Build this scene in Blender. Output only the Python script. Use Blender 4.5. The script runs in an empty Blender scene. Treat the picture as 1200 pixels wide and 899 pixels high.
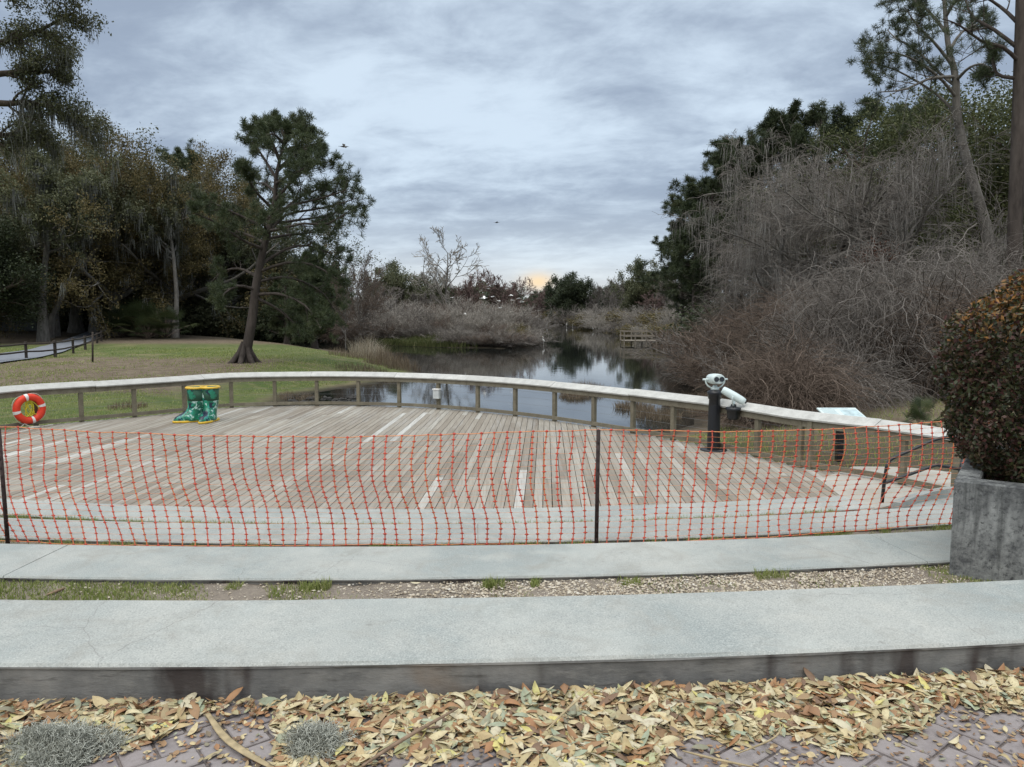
import bpy, math, numpy as np
from mathutils import Vector
rs = np.random.RandomState(7)
S = bpy.context.scene
COL = S.collection
PITCH = math.radians(5.4); F = 900.0; EYE = 1.6
# ------------------------------------------------------------------ camera
cam = bpy.data.cameras.new('camera'); camo = bpy.data.objects.new('camera', cam); COL.objects.link(camo)
camo.location = (0, 0, EYE); camo.rotation_euler = (math.pi/2 - PITCH, 0, 0)
cam.sensor_width = 36; cam.lens = 36*F/1200; cam.clip_start = .05; cam.clip_end = 6000
S.camera = camo
# ------------------------------------------------------------------ world, sun, exposure
SUN_EL, SUN_ROT = math.radians(56), math.radians(205)
W = bpy.data.worlds.new('World'); S.world = W; W.use_nodes = True
nt = W.node_tree; nt.nodes.clear()
def N(t, **k):
    n = nt.nodes.new(t)
    for a, b in k.items(): setattr(n, a, b)
    return n
def wmath(op, a, b=None, c=None, clamp=False):
    n = N('ShaderNodeMath', operation=op, use_clamp=clamp)
    for i, v in enumerate((a, b, c)):
        if v is None: continue
        if isinstance(v, (int, float)): n.inputs[i].default_value = v
        else: nt.links.new(v, n.inputs[i])
    return n.outputs[0]
def wmix(f, a, b, t='MIX'):
    n = N('ShaderNodeMix', data_type='RGBA', blend_type=t)
    for i, v in ((0, f), (6, a), (7, b)):
        if isinstance(v, (int, float)): n.inputs[i].default_value = v
        elif isinstance(v, tuple): n.inputs[i].default_value = (*v, 1)
        else: nt.links.new(v, n.inputs[i])
    return n.outputs[2]
tc = N('ShaderNodeTexCoord'); sep = N('ShaderNodeSeparateXYZ'); nt.links.new(tc.outputs['Generated'], sep.inputs[0])
dx, dy, dz = sep.outputs
zz = wmath('ADD', wmath('MAXIMUM', dz, 0.0), .16)
u = wmath('DIVIDE', dx, zz); v = wmath('DIVIDE', dy, zz)
cmb = N('ShaderNodeCombineXYZ')
nt.links.new(wmath('MULTIPLY', wmath('ADD', u, wmath('MULTIPLY', v, .15)), 1.15), cmb.inputs[0]); nt.links.new(wmath('MULTIPLY', v, 1.25), cmb.inputs[1])
def wnoise(scale, detail, rough, dist=0, off=(0,0,0)):
    mp = N('ShaderNodeMapping'); mp.inputs['Location'].default_value = off; nt.links.new(cmb.outputs[0], mp.inputs[0])
    n = N('ShaderNodeTexNoise'); n.inputs['Scale'].default_value = scale; n.inputs['Detail'].default_value = detail
    n.inputs['Roughness'].default_value = rough; n.inputs['Distortion'].default_value = dist
    nt.links.new(mp.outputs[0], n.inputs['Vector']); return n.outputs['Fac']
def wmap(x, a, b, c, d, smooth=True):
    n = N('ShaderNodeMapRange', interpolation_type='SMOOTHSTEP' if smooth else 'LINEAR'); nt.links.new(x, n.inputs[0])
    for i, q in enumerate((a, b, c, d)): n.inputs[i+1].default_value = q
    return n.outputs[0]
n1 = wnoise(.75, 7, .58, .25, (3.1, 1.7, 0)); n2 = wnoise(2.6, 8, .62, .3, (0, 5, 2)); n3 = wnoise(.22, 3, .5, 0, (9, 2, 4))
dens = wmath('ADD', wmath('ADD', wmath('MULTIPLY', n1, .5), wmath('MULTIPLY', n2, .3)), wmath('MULTIPLY', n3, .2))
dens = wmap(dens, .385, .575, 0, 1)
cloud = wmix(dens, (.62, .735, .855), (.31, .38, .49))
low = wmap(dz, .0, .17, 1, 0)
cloud = wmix(wmath('MULTIPLY', low, .55), cloud, (.72, .80, .86))
# the break in the cloud where the low sun glows through
az = wmath('ARCTAN2', dx, dy)
gx = wmath('DIVIDE', wmath('SUBTRACT', az, .034), .020); gz = wmath('DIVIDE', wmath('SUBTRACT', dz, .037), .011)
gl = wmath('POWER', 2.718, wmath('MULTIPLY', wmath('ADD', wmath('MULTIPLY', gx, gx), wmath('MULTIPLY', gz, gz)), -1))
cloud = wmix(wmath('MULTIPLY', gl, .95), cloud, (1.0, .70, .36))
gx2 = wmath('DIVIDE', wmath('ADD', az, .02), .28); gz2 = wmath('DIVIDE', wmath('SUBTRACT', dz, .02), .04)
gl2 = wmath('POWER', 2.718, wmath('MULTIPLY', wmath('ADD', wmath('MULTIPLY', gx2, gx2), wmath('MULTIPLY', gz2, gz2)), -1))
cloud = wmix(wmath('MULTIPLY', gl2, .35), cloud, (.85, .80, .70))
# an overcast vault is brightest overhead
cloud = wmix(wmap(dz, .40, .7, 0, .85), cloud, (.45, .475, .49))
bo = wmap(dz, .40, .85, 1.0, 3.2)
sc = N('ShaderNodeVectorMath', operation='SCALE'); nt.links.new(cloud, sc.inputs[0]); nt.links.new(bo, sc.inputs[3])
bgc = N('ShaderNodeBackground'); nt.links.new(sc.outputs[0], bgc.inputs[0]); bgc.inputs[1].default_value = 1.0
sky = N('ShaderNodeTexSky', sky_type='NISHITA', sun_disc=False, sun_elevation=SUN_EL, sun_rotation=SUN_ROT)
bgs = N('ShaderNodeBackground'); nt.links.new(sky.outputs[0], bgs.inputs[0]); bgs.inputs[1].default_value = .10
mx = N('ShaderNodeMixShader'); mx.inputs[0].default_value = .93
nt.links.new(bgs.outputs[0], mx.inputs[1]); nt.links.new(bgc.outputs[0], mx.inputs[2])
wo = N('ShaderNodeOutputWorld'); nt.links.new(mx.outputs[0], wo.inputs[0])
sl = bpy.data.lights.new('sun', 'SUN'); sl.energy = 1.5; sl.angle = math.radians(60); sl.color = (1, .95, .87)
so = bpy.data.objects.new('sun', sl); COL.objects.link(so)
sd = Vector((math.sin(SUN_ROT)*math.cos(SUN_EL), math.cos(SUN_ROT)*math.cos(SUN_EL), math.sin(SUN_EL)))
so.rotation_euler = sd.to_track_quat('Z', 'Y').to_euler(); so.location = (0, 0, 60)
vs = S.view_settings; vs.view_transform = 'Standard'; vs.look = 'None'; vs.exposure = 0.17; vs.gamma = 1; vs.use_curve_mapping = False
S.render.engine = 'CYCLES'; S.cycles.max_bounces = 5; S.cycles.diffuse_bounces = 3; S.cycles.transparent_max_bounces = 4

# ------------------------------------------------------------------ helpers
def ray(px, py):
    a, b = (px-600)/F, (449.5-py)/F
    return np.array([a, math.cos(PITCH)+b*math.sin(PITCH), -math.sin(PITCH)+b*math.cos(PITCH)])
def at(px, py, z):                 # where the sight line of a photo pixel meets the level z
    d = ray(px, py); t = (z-EYE)/d[2]; return np.array([d[0]*t, d[1]*t, z])
def atd(px, py, Y):                # point at distance Y ahead
    d = ray(px, py); t = Y/d[1]; return np.array([d[0]*t, Y, EYE+d[2]*t])
def nrm(a):
    a = np.asarray(a, float); return a/np.maximum(np.linalg.norm(a, axis=-1, keepdims=True), 1e-9)
def tag(o, label=None, cat=None, group=None, kind=None):
    if label: o['label'] = label
    if cat: o['category'] = cat
    if group: o['group'] = group
    if kind: o['kind'] = kind
    return o
def thing(name, label, cat, loc=(0,0,0), rz=0, group=None, scale=1):
    o = bpy.data.objects.new(name, None); COL.objects.link(o); o.location = tuple(loc); o.rotation_euler = (0, 0, rz)
    o.scale = (scale,)*3 if np.isscalar(scale) else scale
    return tag(o, label, cat, group)
def dup(root, loc, rz=0, label=None, group=None, scale=None):
    r = root.copy(); COL.objects.link(r); r.location = tuple(loc); r.rotation_euler = (0, 0, rz)
    if scale is not None: r.scale = (scale,)*3 if np.isscalar(scale) else scale
    if label: r['label'] = label
    if group: r['group'] = group
    for ch in root.children:
        c = ch.copy(); COL.objects.link(c); c.parent = r
        for g in ch.children:
            e = g.copy(); COL.objects.link(e); e.parent = c
    return r
class MB:
    """collects vertices and faces, links them as one mesh object"""
    def __init__(s): s.v = []; s.f = []; s.n = 0
    def add(s, V, Fc, rnd=None, smooth=False, mi=0):
        V = np.asarray(V, np.float32).reshape(-1, 3); Fc = np.asarray(Fc, np.int32)
        if len(Fc) == 0: return s
        if rnd is None: rnd = rs.rand(len(Fc))
        rnd = np.broadcast_to(np.asarray(rnd, np.float32), (len(Fc),))
        s.f.append((Fc+s.n, rnd, smooth, mi)); s.v.append(V); s.n += len(V); return s
    def mesh(s, name, mats):
        me = bpy.data.meshes.new(name)
        V = np.concatenate(s.v); me.vertices.add(len(V)); me.vertices.foreach_set('co', V.ravel())
        L = np.concatenate([f[0].ravel() for f in s.f]); tot = np.concatenate([np.full(len(f[0]), f[0].shape[1], np.int32) for f in s.f])
        me.loops.add(len(L)); me.loops.foreach_set('vertex_index', L)
        me.polygons.add(len(tot)); st = np.zeros(len(tot), np.int32); st[1:] = np.cumsum(tot)[:-1]
        me.polygons.foreach_set('loop_start', st)
        try: me.polygons.foreach_set('loop_total', tot)
        except Exception: pass
        me.polygons.foreach_set('use_smooth', np.concatenate([np.full(len(f[0]), f[2], bool) for f in s.f]))
        me.polygons.foreach_set('material_index', np.concatenate([np.full(len(f[0]), f[3], np.int32) for f in s.f]))
        at_ = me.attributes.new('rnd', 'FLOAT', 'FACE'); at_.data.foreach_set('value', np.concatenate([f[1] for f in s.f]).astype(np.float32))
        for m in (mats if isinstance(mats, (list, tuple)) else [mats]): me.materials.append(m)
        me.update(calc_edges=True); me.validate(); return me
    def build(s, name, mats, parent=None, loc=None):
        o = bpy.data.objects.new(name, s.mesh(name, mats)); COL.objects.link(o)
        if parent: o.parent = parent
        if loc is not None: o.location = tuple(loc)
        return o
def box(m, c, size, R=None, rnd=.5, mi=0, bev=0.0):
    c = np.asarray(c, float); h = np.asarray(size, float)/2
    if bev <= 0:
        V = np.array([[x, y, z] for x in (-1, 1) for y in (-1, 1) for z in (-1, 1)])*h
        Fc = [(0,1,3,2),(4,6,7,5),(0,4,5,1),(2,3,7,6),(0,2,6,4),(1,5,7,3)]
    else:
        b = min(bev, h.min()*.9); V = []; idx = {}
        for x in (-1, 1):
            for y in (-1, 1):
                for z in (-1, 1):
                    for k in range(3):
                        p = np.array([x, y, z])*h; q = np.array([x, y, z])*b; q[k] = 0; idx[(x, y, z, k)] = len(V); V.append(p-q)
        V = np.array(V); Q = []; T = []
        for k in range(3):
            a, b2 = [i for i in range(3) if i != k]
            for s_ in (-1, 1):
                f = []
                for (p, q) in ((-1,-1),(1,-1),(1,1),(-1,1)):
                    t = [0,0,0]; t[k] = s_; t[a] = p; t[b2] = q; f.append(idx[(*t, k)])
                Q.append(f)
            for p in (-1, 1):
                for q in (-1, 1):
                    t0 = [0,0,0]; t0[k] = -1; t0[a] = p; t0[b2] = q; t1 = list(t0); t1[k] = 1
                    Q.append([idx[(*t0, a)], idx[(*t1, a)], idx[(*t1, b2)], idx[(*t0, b2)]])
        for x in (-1, 1):
            for y in (-1, 1):
                for z in (-1, 1): T.append([idx[(x,y,z,k)] for k in range(3)])
        if R is not None: V = V@np.asarray(R).T
        n0 = m.n; m.add(V+c, Q, rnd, False, mi); m.f.append((np.array(T, np.int32)+n0, np.full(8, rnd, np.float32), False, mi)); return m
    if R is not None: V = V@np.asarray(R).T
    return m.add(V+c, Fc, rnd, False, mi)
def rotz(a): c, s_ = math.cos(a), math.sin(a); return np.array([[c,-s_,0],[s_,c,0],[0,0,1]])
def rotx(a): c, s_ = math.cos(a), math.sin(a); return np.array([[1,0,0],[0,c,-s_],[0,s_,c]])
def roty(a): c, s_ = math.cos(a), math.sin(a); return np.array([[c,0,s_],[0,1,0],[-s_,0,c]])
def tubes(m, P, R, sides=3, rnd=None, smooth=True, mi=0, cap=False):
    """P (N,K,3) centre lines, R (N,K) radii"""
    P = np.asarray(P, float); R = np.asarray(R, float)
    if P.ndim == 2: P = P[None]; R = R[None]
    Nn, K, _ = P.shape
    T = np.empty_like(P); T[:,1:-1] = P[:,2:]-P[:,:-2]; T[:,0] = P[:,1]-P[:,0]; T[:,-1] = P[:,-1]-P[:,-2]; T = nrm(T)
    D = nrm(P[:,-1]-P[:,0]); ref = np.where(np.abs(D[:,2:3]) > .75, np.array([[1.,.13,0]]), np.array([[.05,0,1.]]))[:,None,:]
    U = nrm(np.cross(T, ref)); Vv = np.cross(T, U)
    a = np.arange(sides)/sides*2*np.pi
    ring = P[:,:,None,:]+R[:,:,None,None]*(np.cos(a)[None,None,:,None]*U[:,:,None,:]+np.sin(a)[None,None,:,None]*Vv[:,:,None,:])
    i = np.arange(Nn)[:,None,None]*K*sides; k = np.arange(K-1)[None,:,None]*sides; j = np.arange(sides)[None,None,:]; j2 = (j+1)%sides
    q = np.stack([i+k+j, i+k+j2, i+k+sides+j2, i+k+sides+j], -1).reshape(-1, 4)
    r = rs.rand(Nn) if rnd is None else np.broadcast_to(rnd, (Nn,))
    n0 = m.n; m.add(ring.reshape(-1,3), q, np.repeat(r, (K-1)*sides), smooth, mi)
    if cap and sides > 2:
        c = np.concatenate([np.arange(sides)[None,::-1]+np.arange(Nn)[:,None]*K*sides, np.arange(sides)[None,:]+np.arange(Nn)[:,None]*K*sides+(K-1)*sides])
        m.f.append((c.astype(np.int32)+n0, np.tile(r, 2).astype(np.float32), False, mi))
    return m
def lathe(m, prof, c=(0,0,0), sides=24, rnd=.5, mi=0, R=None, smooth=True, sx=1, sy=1):
    prof = np.asarray(prof, float); K = len(prof); a = np.arange(sides)/sides*2*np.pi
    V = np.stack([prof[:,0:1]*np.cos(a)*sx, prof[:,0:1]*np.sin(a)*sy, np.repeat(prof[:,1:2], sides, 1)], -1).reshape(-1,3)
    if R is not None: V = V@np.asarray(R).T
    k = np.arange(K-1)[:,None]*sides; j = np.arange(sides)[None]; j2 = (j+1)%sides
    m.add(V+np.asarray(c, float), np.stack([k+j, k+j2, k+sides+j2, k+sides+j], -1).reshape(-1,4), rnd, smooth, mi); return m
def loft(m, rings, rnd=.5, smooth=True, mi=0, closed=True):
    rings = np.asarray(rings, float); K, n, _ = rings.shape
    k = np.arange(K-1)[:,None]*n; j = np.arange(n)[None]; j2 = (j+1)%n
    n0 = m.n; m.add(rings.reshape(-1,3), np.stack([k+j, k+j2, k+n+j2, k+n+j], -1).reshape(-1,4), rnd, smooth, mi)
    if closed:
        m.f.append((np.array([list(range(n))[::-1], [(K-1)*n+i for i in range(n)]], np.int32)+n0, np.full(2, rnd, np.float32), False, mi))
    return m
def rdir(n):
    return nrm(rs.normal(size=(n, 3)))
def leaves(m, C, L, Wd, flat=0.0, rnd=None, mi=0, D=None):
    """diamond leaves at C"""
    n = len(C); D = rdir(n) if D is None else nrm(D); Nn = rdir(n); Nn[:,2] += flat*2; Sd = nrm(np.cross(D, Nn))
    L = np.broadcast_to(L, (n,))*(.6+.8*rs.rand(n)); Wd = np.broadcast_to(Wd, (n,))*(.6+.8*rs.rand(n))
    a = C-D*L[:,None]/2; b = C+D*L[:,None]/2; s1 = C+Sd*Wd[:,None]/2; s2 = C-Sd*Wd[:,None]/2
    V = np.stack([a, s1, b, s2], 1).reshape(-1,3)
    return m.add(V, np.arange(4*n).reshape(n,4), rs.rand(n) if rnd is None else rnd, False, mi)
def interp(P, t):                  # P (N,K,3 or 1), t (N,) in 0..1
    K = P.shape[1]; x = np.clip(t*(K-1), 0, K-1.0001); i = x.astype(int); f = (x-i)[:,None]; n = np.arange(len(P))
    return P[n,i]*(1-f)+P[n,i+1]*f
def grow(P, R, nch, t0, t1, Ln, ang, up=0.0, wig=.15, K=6, rf=.6, shrink=.5, flatten=0.0, tip=.25):
    """children of every parent branch"""
    n = len(P); Pp = np.repeat(P, nch, 0); Rp = np.repeat(R, nch, 0); M = n*nch
    t = t0+(t1-t0)*((np.tile(np.arange(nch), n)+rs.rand(M))/nch)
    base = interp(Pp, t); T = nrm(interp(Pp, np.minimum(t+.05, 1))-interp(Pp, np.maximum(t-.1, 0)))
    Q = rdir(M); Q[:,2] *= (1-flatten); Q = nrm(Q-(Q*T).sum(1, keepdims=True)*T)
    an = ang*(.7+.6*rs.rand(M)); D = nrm(np.cos(an)[:,None]*T+np.sin(an)[:,None]*Q)
    plen = np.linalg.norm(np.diff(Pp, axis=1), axis=2).sum(1)
    ln = Ln*plen*(1-shrink*t)*(.6+.7*rs.rand(M)); st = ln/(K-1)
    out = np.empty((M, K, 3)); out[:,0] = base
    for k in range(1, K):
        out[:,k] = out[:,k-1]+D*st[:,None]
        D = D+rs.normal(size=(M,3))*wig; D[:,2] += up*(1.0/K)*3; D = nrm(D)
    r0 = interp(Rp[:,:,None], t)[:,0]*rf; RR = r0[:,None]*np.linspace(1, tip, K)[None]
    return out, RR
# ------------------------------------------------------------------ materials
def mat(name, fn, rough=.8, spec=.25):
    m = bpy.data.materials.new(name); m.use_nodes = True; t = m.node_tree; b = t.nodes['Principled BSDF']
    b.inputs['Roughness'].default_value = rough; b.inputs['Specular IOR Level'].default_value = spec
    G = Gm(t, b); fn(G); return m
class Gm:
    def __init__(s, t, b): s.t = t; s.b = b
    def n(s, ty, **k):
        q = s.t.nodes.new(ty)
        for a, b in k.items(): setattr(q, a, b)
        return q
    def link(s, a, b): s.t.links.new(a, b)
    def val(s, x, sock):
        if isinstance(x, (int, float)): sock.default_value = x
        elif isinstance(x, tuple): sock.default_value = (*x, 1) if len(x) == 3 and len(sock.default_value) == 4 else x
        else: s.link(x, sock)
    def obj(s): return s.n('ShaderNodeTexCoord').outputs['Object']
    def mapv(s, v, scale=(1,1,1), rot=(0,0,0), loc=(0,0,0)):
        q = s.n('ShaderNodeMapping'); s.link(v, q.inputs[0]); q.inputs['Scale'].default_value = scale; q.inputs['Rotation'].default_value = rot; q.inputs['Location'].default_value = loc; return q.outputs[0]
    def noise(s, v, scale, detail=4, rough=.55, dist=0, col=False):
        q = s.n('ShaderNodeTexNoise'); s.link(v, q.inputs['Vector']); q.inputs['Scale'].default_value = scale; q.inputs['Detail'].default_value = detail
        q.inputs['Roughness'].default_value = rough; q.inputs['Distortion'].default_value = dist; return q.outputs['Color' if col else 'Fac']
    def vor(s, v, scale, feature='F1', out='Distance'):
        q = s.n('ShaderNodeTexVoronoi', feature=feature); s.link(v, q.inputs['Vector']); q.inputs['Scale'].default_value = scale; return q.outputs[out]
    def mr(s, x, a, b, c=0, d=1):
        q = s.n('ShaderNodeMapRange'); s.val(x, q.inputs[0])
        for i, w in enumerate((a, b, c, d)): q.inputs[i+1].default_value = w
        return q.outputs[0]
    def math(s, op, a, b=0.0):
        q = s.n('ShaderNodeMath', operation=op); s.val(a, q.inputs[0]); s.val(b, q.inputs[1]); return q.outputs[0]
    def mix(s, f, a, b, t='MIX'):
        q = s.n('ShaderNodeMix', data_type='RGBA', blend_type=t); s.val(f, q.inputs[0]); s.val(a, q.inputs[6]); s.val(b, q.inputs[7]); return q.outputs[2]
    def ramp(s, x, stops, inter='LINEAR'):
        q = s.n('ShaderNodeValToRGB'); s.link(x, q.inputs[0]); e = q.color_ramp.elements; q.color_ramp.interpolation = inter
        while len(e) > 1: e.remove(e[-1])
        e[0].position = stops[0][0]; e[0].color = (*stops[0][1], 1)
        for p, c in stops[1:]:
            w = e.new(p); w.color = (*c, 1)
        return q.outputs[0]
    def attr(s, n='rnd'): return s.n('ShaderNodeAttribute', attribute_name=n).outputs['Fac']
    def orand(s): return s.n('ShaderNodeObjectInfo').outputs['Random']
    def color(s, c): s.val(c, s.b.inputs['Base Color'])
    def bump(s, h, st=.3, d=.01):
        q = s.n('ShaderNodeBump'); q.inputs['Strength'].default_value = st; q.inputs['Distance'].default_value = d; s.link(h, q.inputs['Height']); s.link(q.outputs[0], s.b.inputs['Normal'])
def plain(name, c, rough=.6, spec=.3, var=.15, sc=12):
    def f(G):
        n = G.noise(G.obj(), sc, 4); G.color(G.mix(G.mr(n, .3, .7), tuple(x*(1-var) for x in c), tuple(min(1, x*(1+var)) for x in c)))
        G.bump(n, .15, .004)
    return mat(name, f, rough, spec)
def foliage(name, stops, rough=.62, spec=.25, clump=.35, trans=.25):
    def f(G):
        v = G.n('ShaderNodeNewGeometry').outputs['Position']
        x = G.math('ADD', G.math('MULTIPLY', G.attr(), 1-clump), G.math('MULTIPLY', G.mr(G.noise(v, .8, 2), .3, .7), clump))
        c = G.ramp(x, stops); h = G.n('ShaderNodeHueSaturation'); G.link(c, h.inputs['Color']); G.link(G.mr(G.orand(), 0, 1, .85, 1.15), h.inputs['Value']); G.color(h.outputs[0])
        tr = G.n('ShaderNodeBsdfTranslucent'); G.link(h.outputs[0], tr.inputs[0]); ms = G.n('ShaderNodeMixShader'); ms.inputs[0].default_value = trans
        G.link(G.b.outputs[0], ms.inputs[1]); G.link(tr.outputs[0], ms.inputs[2]); G.link(ms.outputs[0], G.t.nodes['Material Output'].inputs[0])
    return mat(name, f, rough, spec)
def bark(name, a, b, sc=5):
    def f(G):
        v = G.mapv(G.obj(), (1,1,.25)); n = G.noise(v, sc, 6, .65); w = G.vor(v, sc*1.6)
        G.color(G.mix(G.mr(n, .3, .7), a, b)); G.bump(G.math('ADD', n, w), .8, .05)
    return mat(name, f, .9, .1)
def twig(name, a, b):
    def f(G): G.color(G.mix(G.attr(), a, b))
    return mat(name, f, .85, .15)
# ------------------------------------------------------------------ setting materials
def f_conc(G):
    v = G.obj(); a = G.noise(v, .9, 5, .6); b = G.noise(v, 7, 6, .65); c = G.noise(v, 130, 2, .7); d = G.noise(v, 2.6, 6, .7, .8)
    k = G.mix(G.mr(a, .38, .62), (.275,.30,.287), (.405,.405,.37)); k = G.mix(G.mr(G.noise(v, 3.1, 7, .7), .50, .66, 0, .5), k, (.45,.44,.395)); k = G.mix(G.mr(b, .35, .7, 0, .35), k, (.32,.33,.31))
    k = G.mix(G.mr(c, .52, .68, 0, .6), k, (.55,.55,.51)); k = G.mix(G.mr(c, .44, .32, 0, .75), k, (.21,.22,.21))
    k = G.mix(G.mr(d, .50, .68, 0, .5), k, (.285,.27,.235)); k = G.mix(G.mr(G.noise(v, 34, 5, .75), .52, .70, 0, .45), k, (.25,.255,.24)); k = G.mix(G.mr(G.noise(v, 1.7, 4, .6), .55, .75, 0, .35), k, (.49,.50,.46))
    e = G.vor(G.mapv(v, (1,1.6,1)), 1.3, 'DISTANCE_TO_EDGE'); n = G.noise(v, 5, 5, .6, 0, True)
    vv = G.n('ShaderNodeMix', data_type='VECTOR'); vv.inputs[0].default_value = .1; G.link(v, vv.inputs[4]); G.link(n, vv.inputs[5])
    q = G.n('ShaderNodeTexVoronoi', feature='DISTANCE_TO_EDGE'); q.inputs['Scale'].default_value = 1.1; G.link(vv.outputs[1], q.inputs['Vector'])
    cr = G.math('MULTIPLY', G.mr(q.outputs['Distance'], .003, .0, 0, 1), G.mr(G.noise(v, .7, 2), .50, .58, 0, .55))
    k = G.mix(G.mr(G.noise(v, 1.3, 8, .75, .6), .56, .70, 0, .5), k, (.235,.235,.205)); k = G.mix(G.mr(G.noise(v, 11, 3, .5), .70, .76, 0, .35), k, (.18,.17,.15)); k = G.mix(cr, k, (.16,.15,.14)); G.color(k); G.bump(G.math('ADD', c, G.math('MULTIPLY', b, .5)), .35, .004)
M_conc = mat('concrete', f_conc, .88, .2)
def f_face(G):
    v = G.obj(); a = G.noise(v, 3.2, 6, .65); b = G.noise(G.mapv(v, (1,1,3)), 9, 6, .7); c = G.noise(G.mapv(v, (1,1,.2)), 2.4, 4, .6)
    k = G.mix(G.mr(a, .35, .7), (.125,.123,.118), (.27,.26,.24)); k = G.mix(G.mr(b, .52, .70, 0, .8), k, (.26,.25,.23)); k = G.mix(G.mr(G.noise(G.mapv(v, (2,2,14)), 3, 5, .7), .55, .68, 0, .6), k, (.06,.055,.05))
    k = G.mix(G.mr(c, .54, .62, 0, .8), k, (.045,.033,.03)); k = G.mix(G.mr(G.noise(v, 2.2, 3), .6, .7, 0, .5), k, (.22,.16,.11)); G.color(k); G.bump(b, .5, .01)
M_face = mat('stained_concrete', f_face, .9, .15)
def f_planter(G):
    v = G.obj(); a = G.noise(v, 4.2, 9, .75); b = G.noise(v, 26, 6, .75)
    k = G.mix(G.mr(a, .40, .60), (.095,.097,.098), (.31,.315,.30)); k = G.mix(G.mr(b, .46, .36, 0, .8), k, (.05,.05,.05)); k = G.mix(G.mr(b, .5, .75, 0, .6), k, (.36,.36,.34)); k = G.mix(G.mr(G.noise(G.mapv(v, (9,9,.7)), 1.2, 5, .65), .52, .64, 0, .6), k, (.06,.062,.06)); k = G.mix(G.mr(G.noise(G.mapv(v,(1,1,.3)), 4, 4), .58, .7, 0, .7), k, (.035,.035,.037))
    G.color(k); G.bump(b, .5, .01)
M_planter = mat('weathered_concrete', f_planter, .9, .15)
def f_soil(G):
    v = G.obj(); a = G.noise(v, 3, 5, .6); b = G.noise(v, 40, 4, .7)
    k = G.mix(G.mr(a, .35, .65), (.15,.125,.105), (.24,.20,.165)); k = G.mix(G.mr(b, .35, .7, 0, .8), k, (.33,.28,.22)); G.color(k); G.bump(b, 1, .02)
M_soil = mat('soil', f_soil, .95, .1)
def f_brick(G):
    v = G.obj(); k = G.ramp(G.attr(), [(0,(.17,.148,.138)),(.35,(.225,.195,.182)),(.7,(.26,.228,.212)),(1,(.205,.187,.18))])
    b = G.noise(v, 60, 5, .7); k = G.mix(G.mr(b, .3, .7, 0, .55), k, (.34,.30,.30)); k = G.mix(G.mr(G.noise(v, 6, 4), .5, .7, 0, .5), k, (.12,.10,.10)); G.color(k); G.bump(b, .5, .004)
M_brick = mat('paver', f_brick, .85, .2)
def f_deck(G):
    v = G.obj(); r = G.attr()
    k = G.ramp(r, [(0,(.22,.185,.145)),(.3,(.30,.262,.212)),(.6,(.36,.325,.27)),(.85,(.41,.385,.33)),(.93,(.50,.485,.44)),(1,(.59,.575,.53))])
    g = G.noise(G.mapv(v, (30, 1.2, 30)), 1, 6, .7); s2 = G.noise(G.mapv(v, (6, .5, 6)), 1, 5, .7)
    k = G.mix(G.mr(g, .40, .65, 0, .45), k, (.15,.12,.09), 'MIX'); k = G.mix(G.mr(s2, .5, .7, 0, .5), k, (.37,.355,.33)); k = G.mix(G.mr(G.noise(v, .5, 4), .5, .75, 0, .35), k, (.13,.115,.10))
    G.color(k); G.bump(g, .5, .006)
M_deck = mat('weathered_boards', f_deck, .8, .2)
def wood(name, a, b, c, sc=4):
    def f(G):
        v = G.obj(); g = G.noise(v, sc, 6, .7); h = G.noise(v, sc*9, 4, .7)
        k = G.mix(G.mr(g, .35, .65), a, b); k = G.mix(G.mr(h, .5, .75, 0, .6), k, c); k = G.mix(G.mr(G.attr(), 0, 1, 0, .35), k, a); G.color(k); G.bump(h, .4, .006)
    return mat(name, f, .85, .15)
M_cap = wood('bleached_wood', (.40,.39,.36), (.56,.55,.51), (.66,.65,.61))
M_rail = wood('grey_wood', (.145,.125,.09), (.235,.21,.155), (.31,.28,.22))
M_postw = wood('post_wood', (.13,.115,.08), (.23,.20,.145), (.29,.26,.20))
def f_ground(G):
    v = G.obj(); g = G.n('ShaderNodeAttribute', attribute_name='grass').outputs['Fac']
    a = G.noise(v, .25, 5, .6); b = G.noise(v, 1.4, 6, .65); c = G.noise(v, 9, 5, .7); p = G.noise(v, .09, 3)
    gr = G.mix(G.mr(a, .35, .65), (.075,.112,.033), (.125,.148,.052)); gr = G.mix(G.mr(b, .45, .7, 0, .6), gr, (.23,.195,.105)); gr = G.mix(G.mr(c, .5, .8, 0, .7), gr, (.065,.075,.028)); gr = G.mix(G.mr(G.noise(v, .16, 6, .7, 1.2), .52, .66, 0, .75), gr, (.235,.195,.11))
    di = G.mix(G.mr(b, .35, .65), (.125,.095,.065), (.22,.175,.125)); di = G.mix(G.mr(c, .5, .75, 0, .6), di, (.30,.25,.18)); di = G.mix(G.mr(c, .45, .25, 0, .7), di, (.06,.045,.03))
    f = G.math('ADD', g, G.math('SUBTRACT', G.math('MULTIPLY', b, .8), .4)); f = G.mr(f, .35, .65)
    k = G.mix(f, di, gr)
    w = G.n('ShaderNodeAttribute', attribute_name='mud_shade').outputs['Fac']; k = G.mix(w, k, (.045,.038,.028)); G.color(k); G.bump(c, 1, .06)
M_ground = mat('ground', f_ground, .95, .1)
def f_water(G):
    v = G.obj(); a = G.noise(G.mapv(v, (1, .6, 1)), 1.1, 4, .5); b = G.noise(v, 5, 3, .5)
    G.color((.012,.014,.012)); G.b.inputs['IOR'].default_value = 1.6; G.bump(G.math('ADD', a, G.math('MULTIPLY', b, .25)), .09, .03)
M_water = mat('water', f_water, .035, .5)
M_asph = plain('path_asphalt', (.20,.21,.23), .9, .1, .15, 3)
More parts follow.
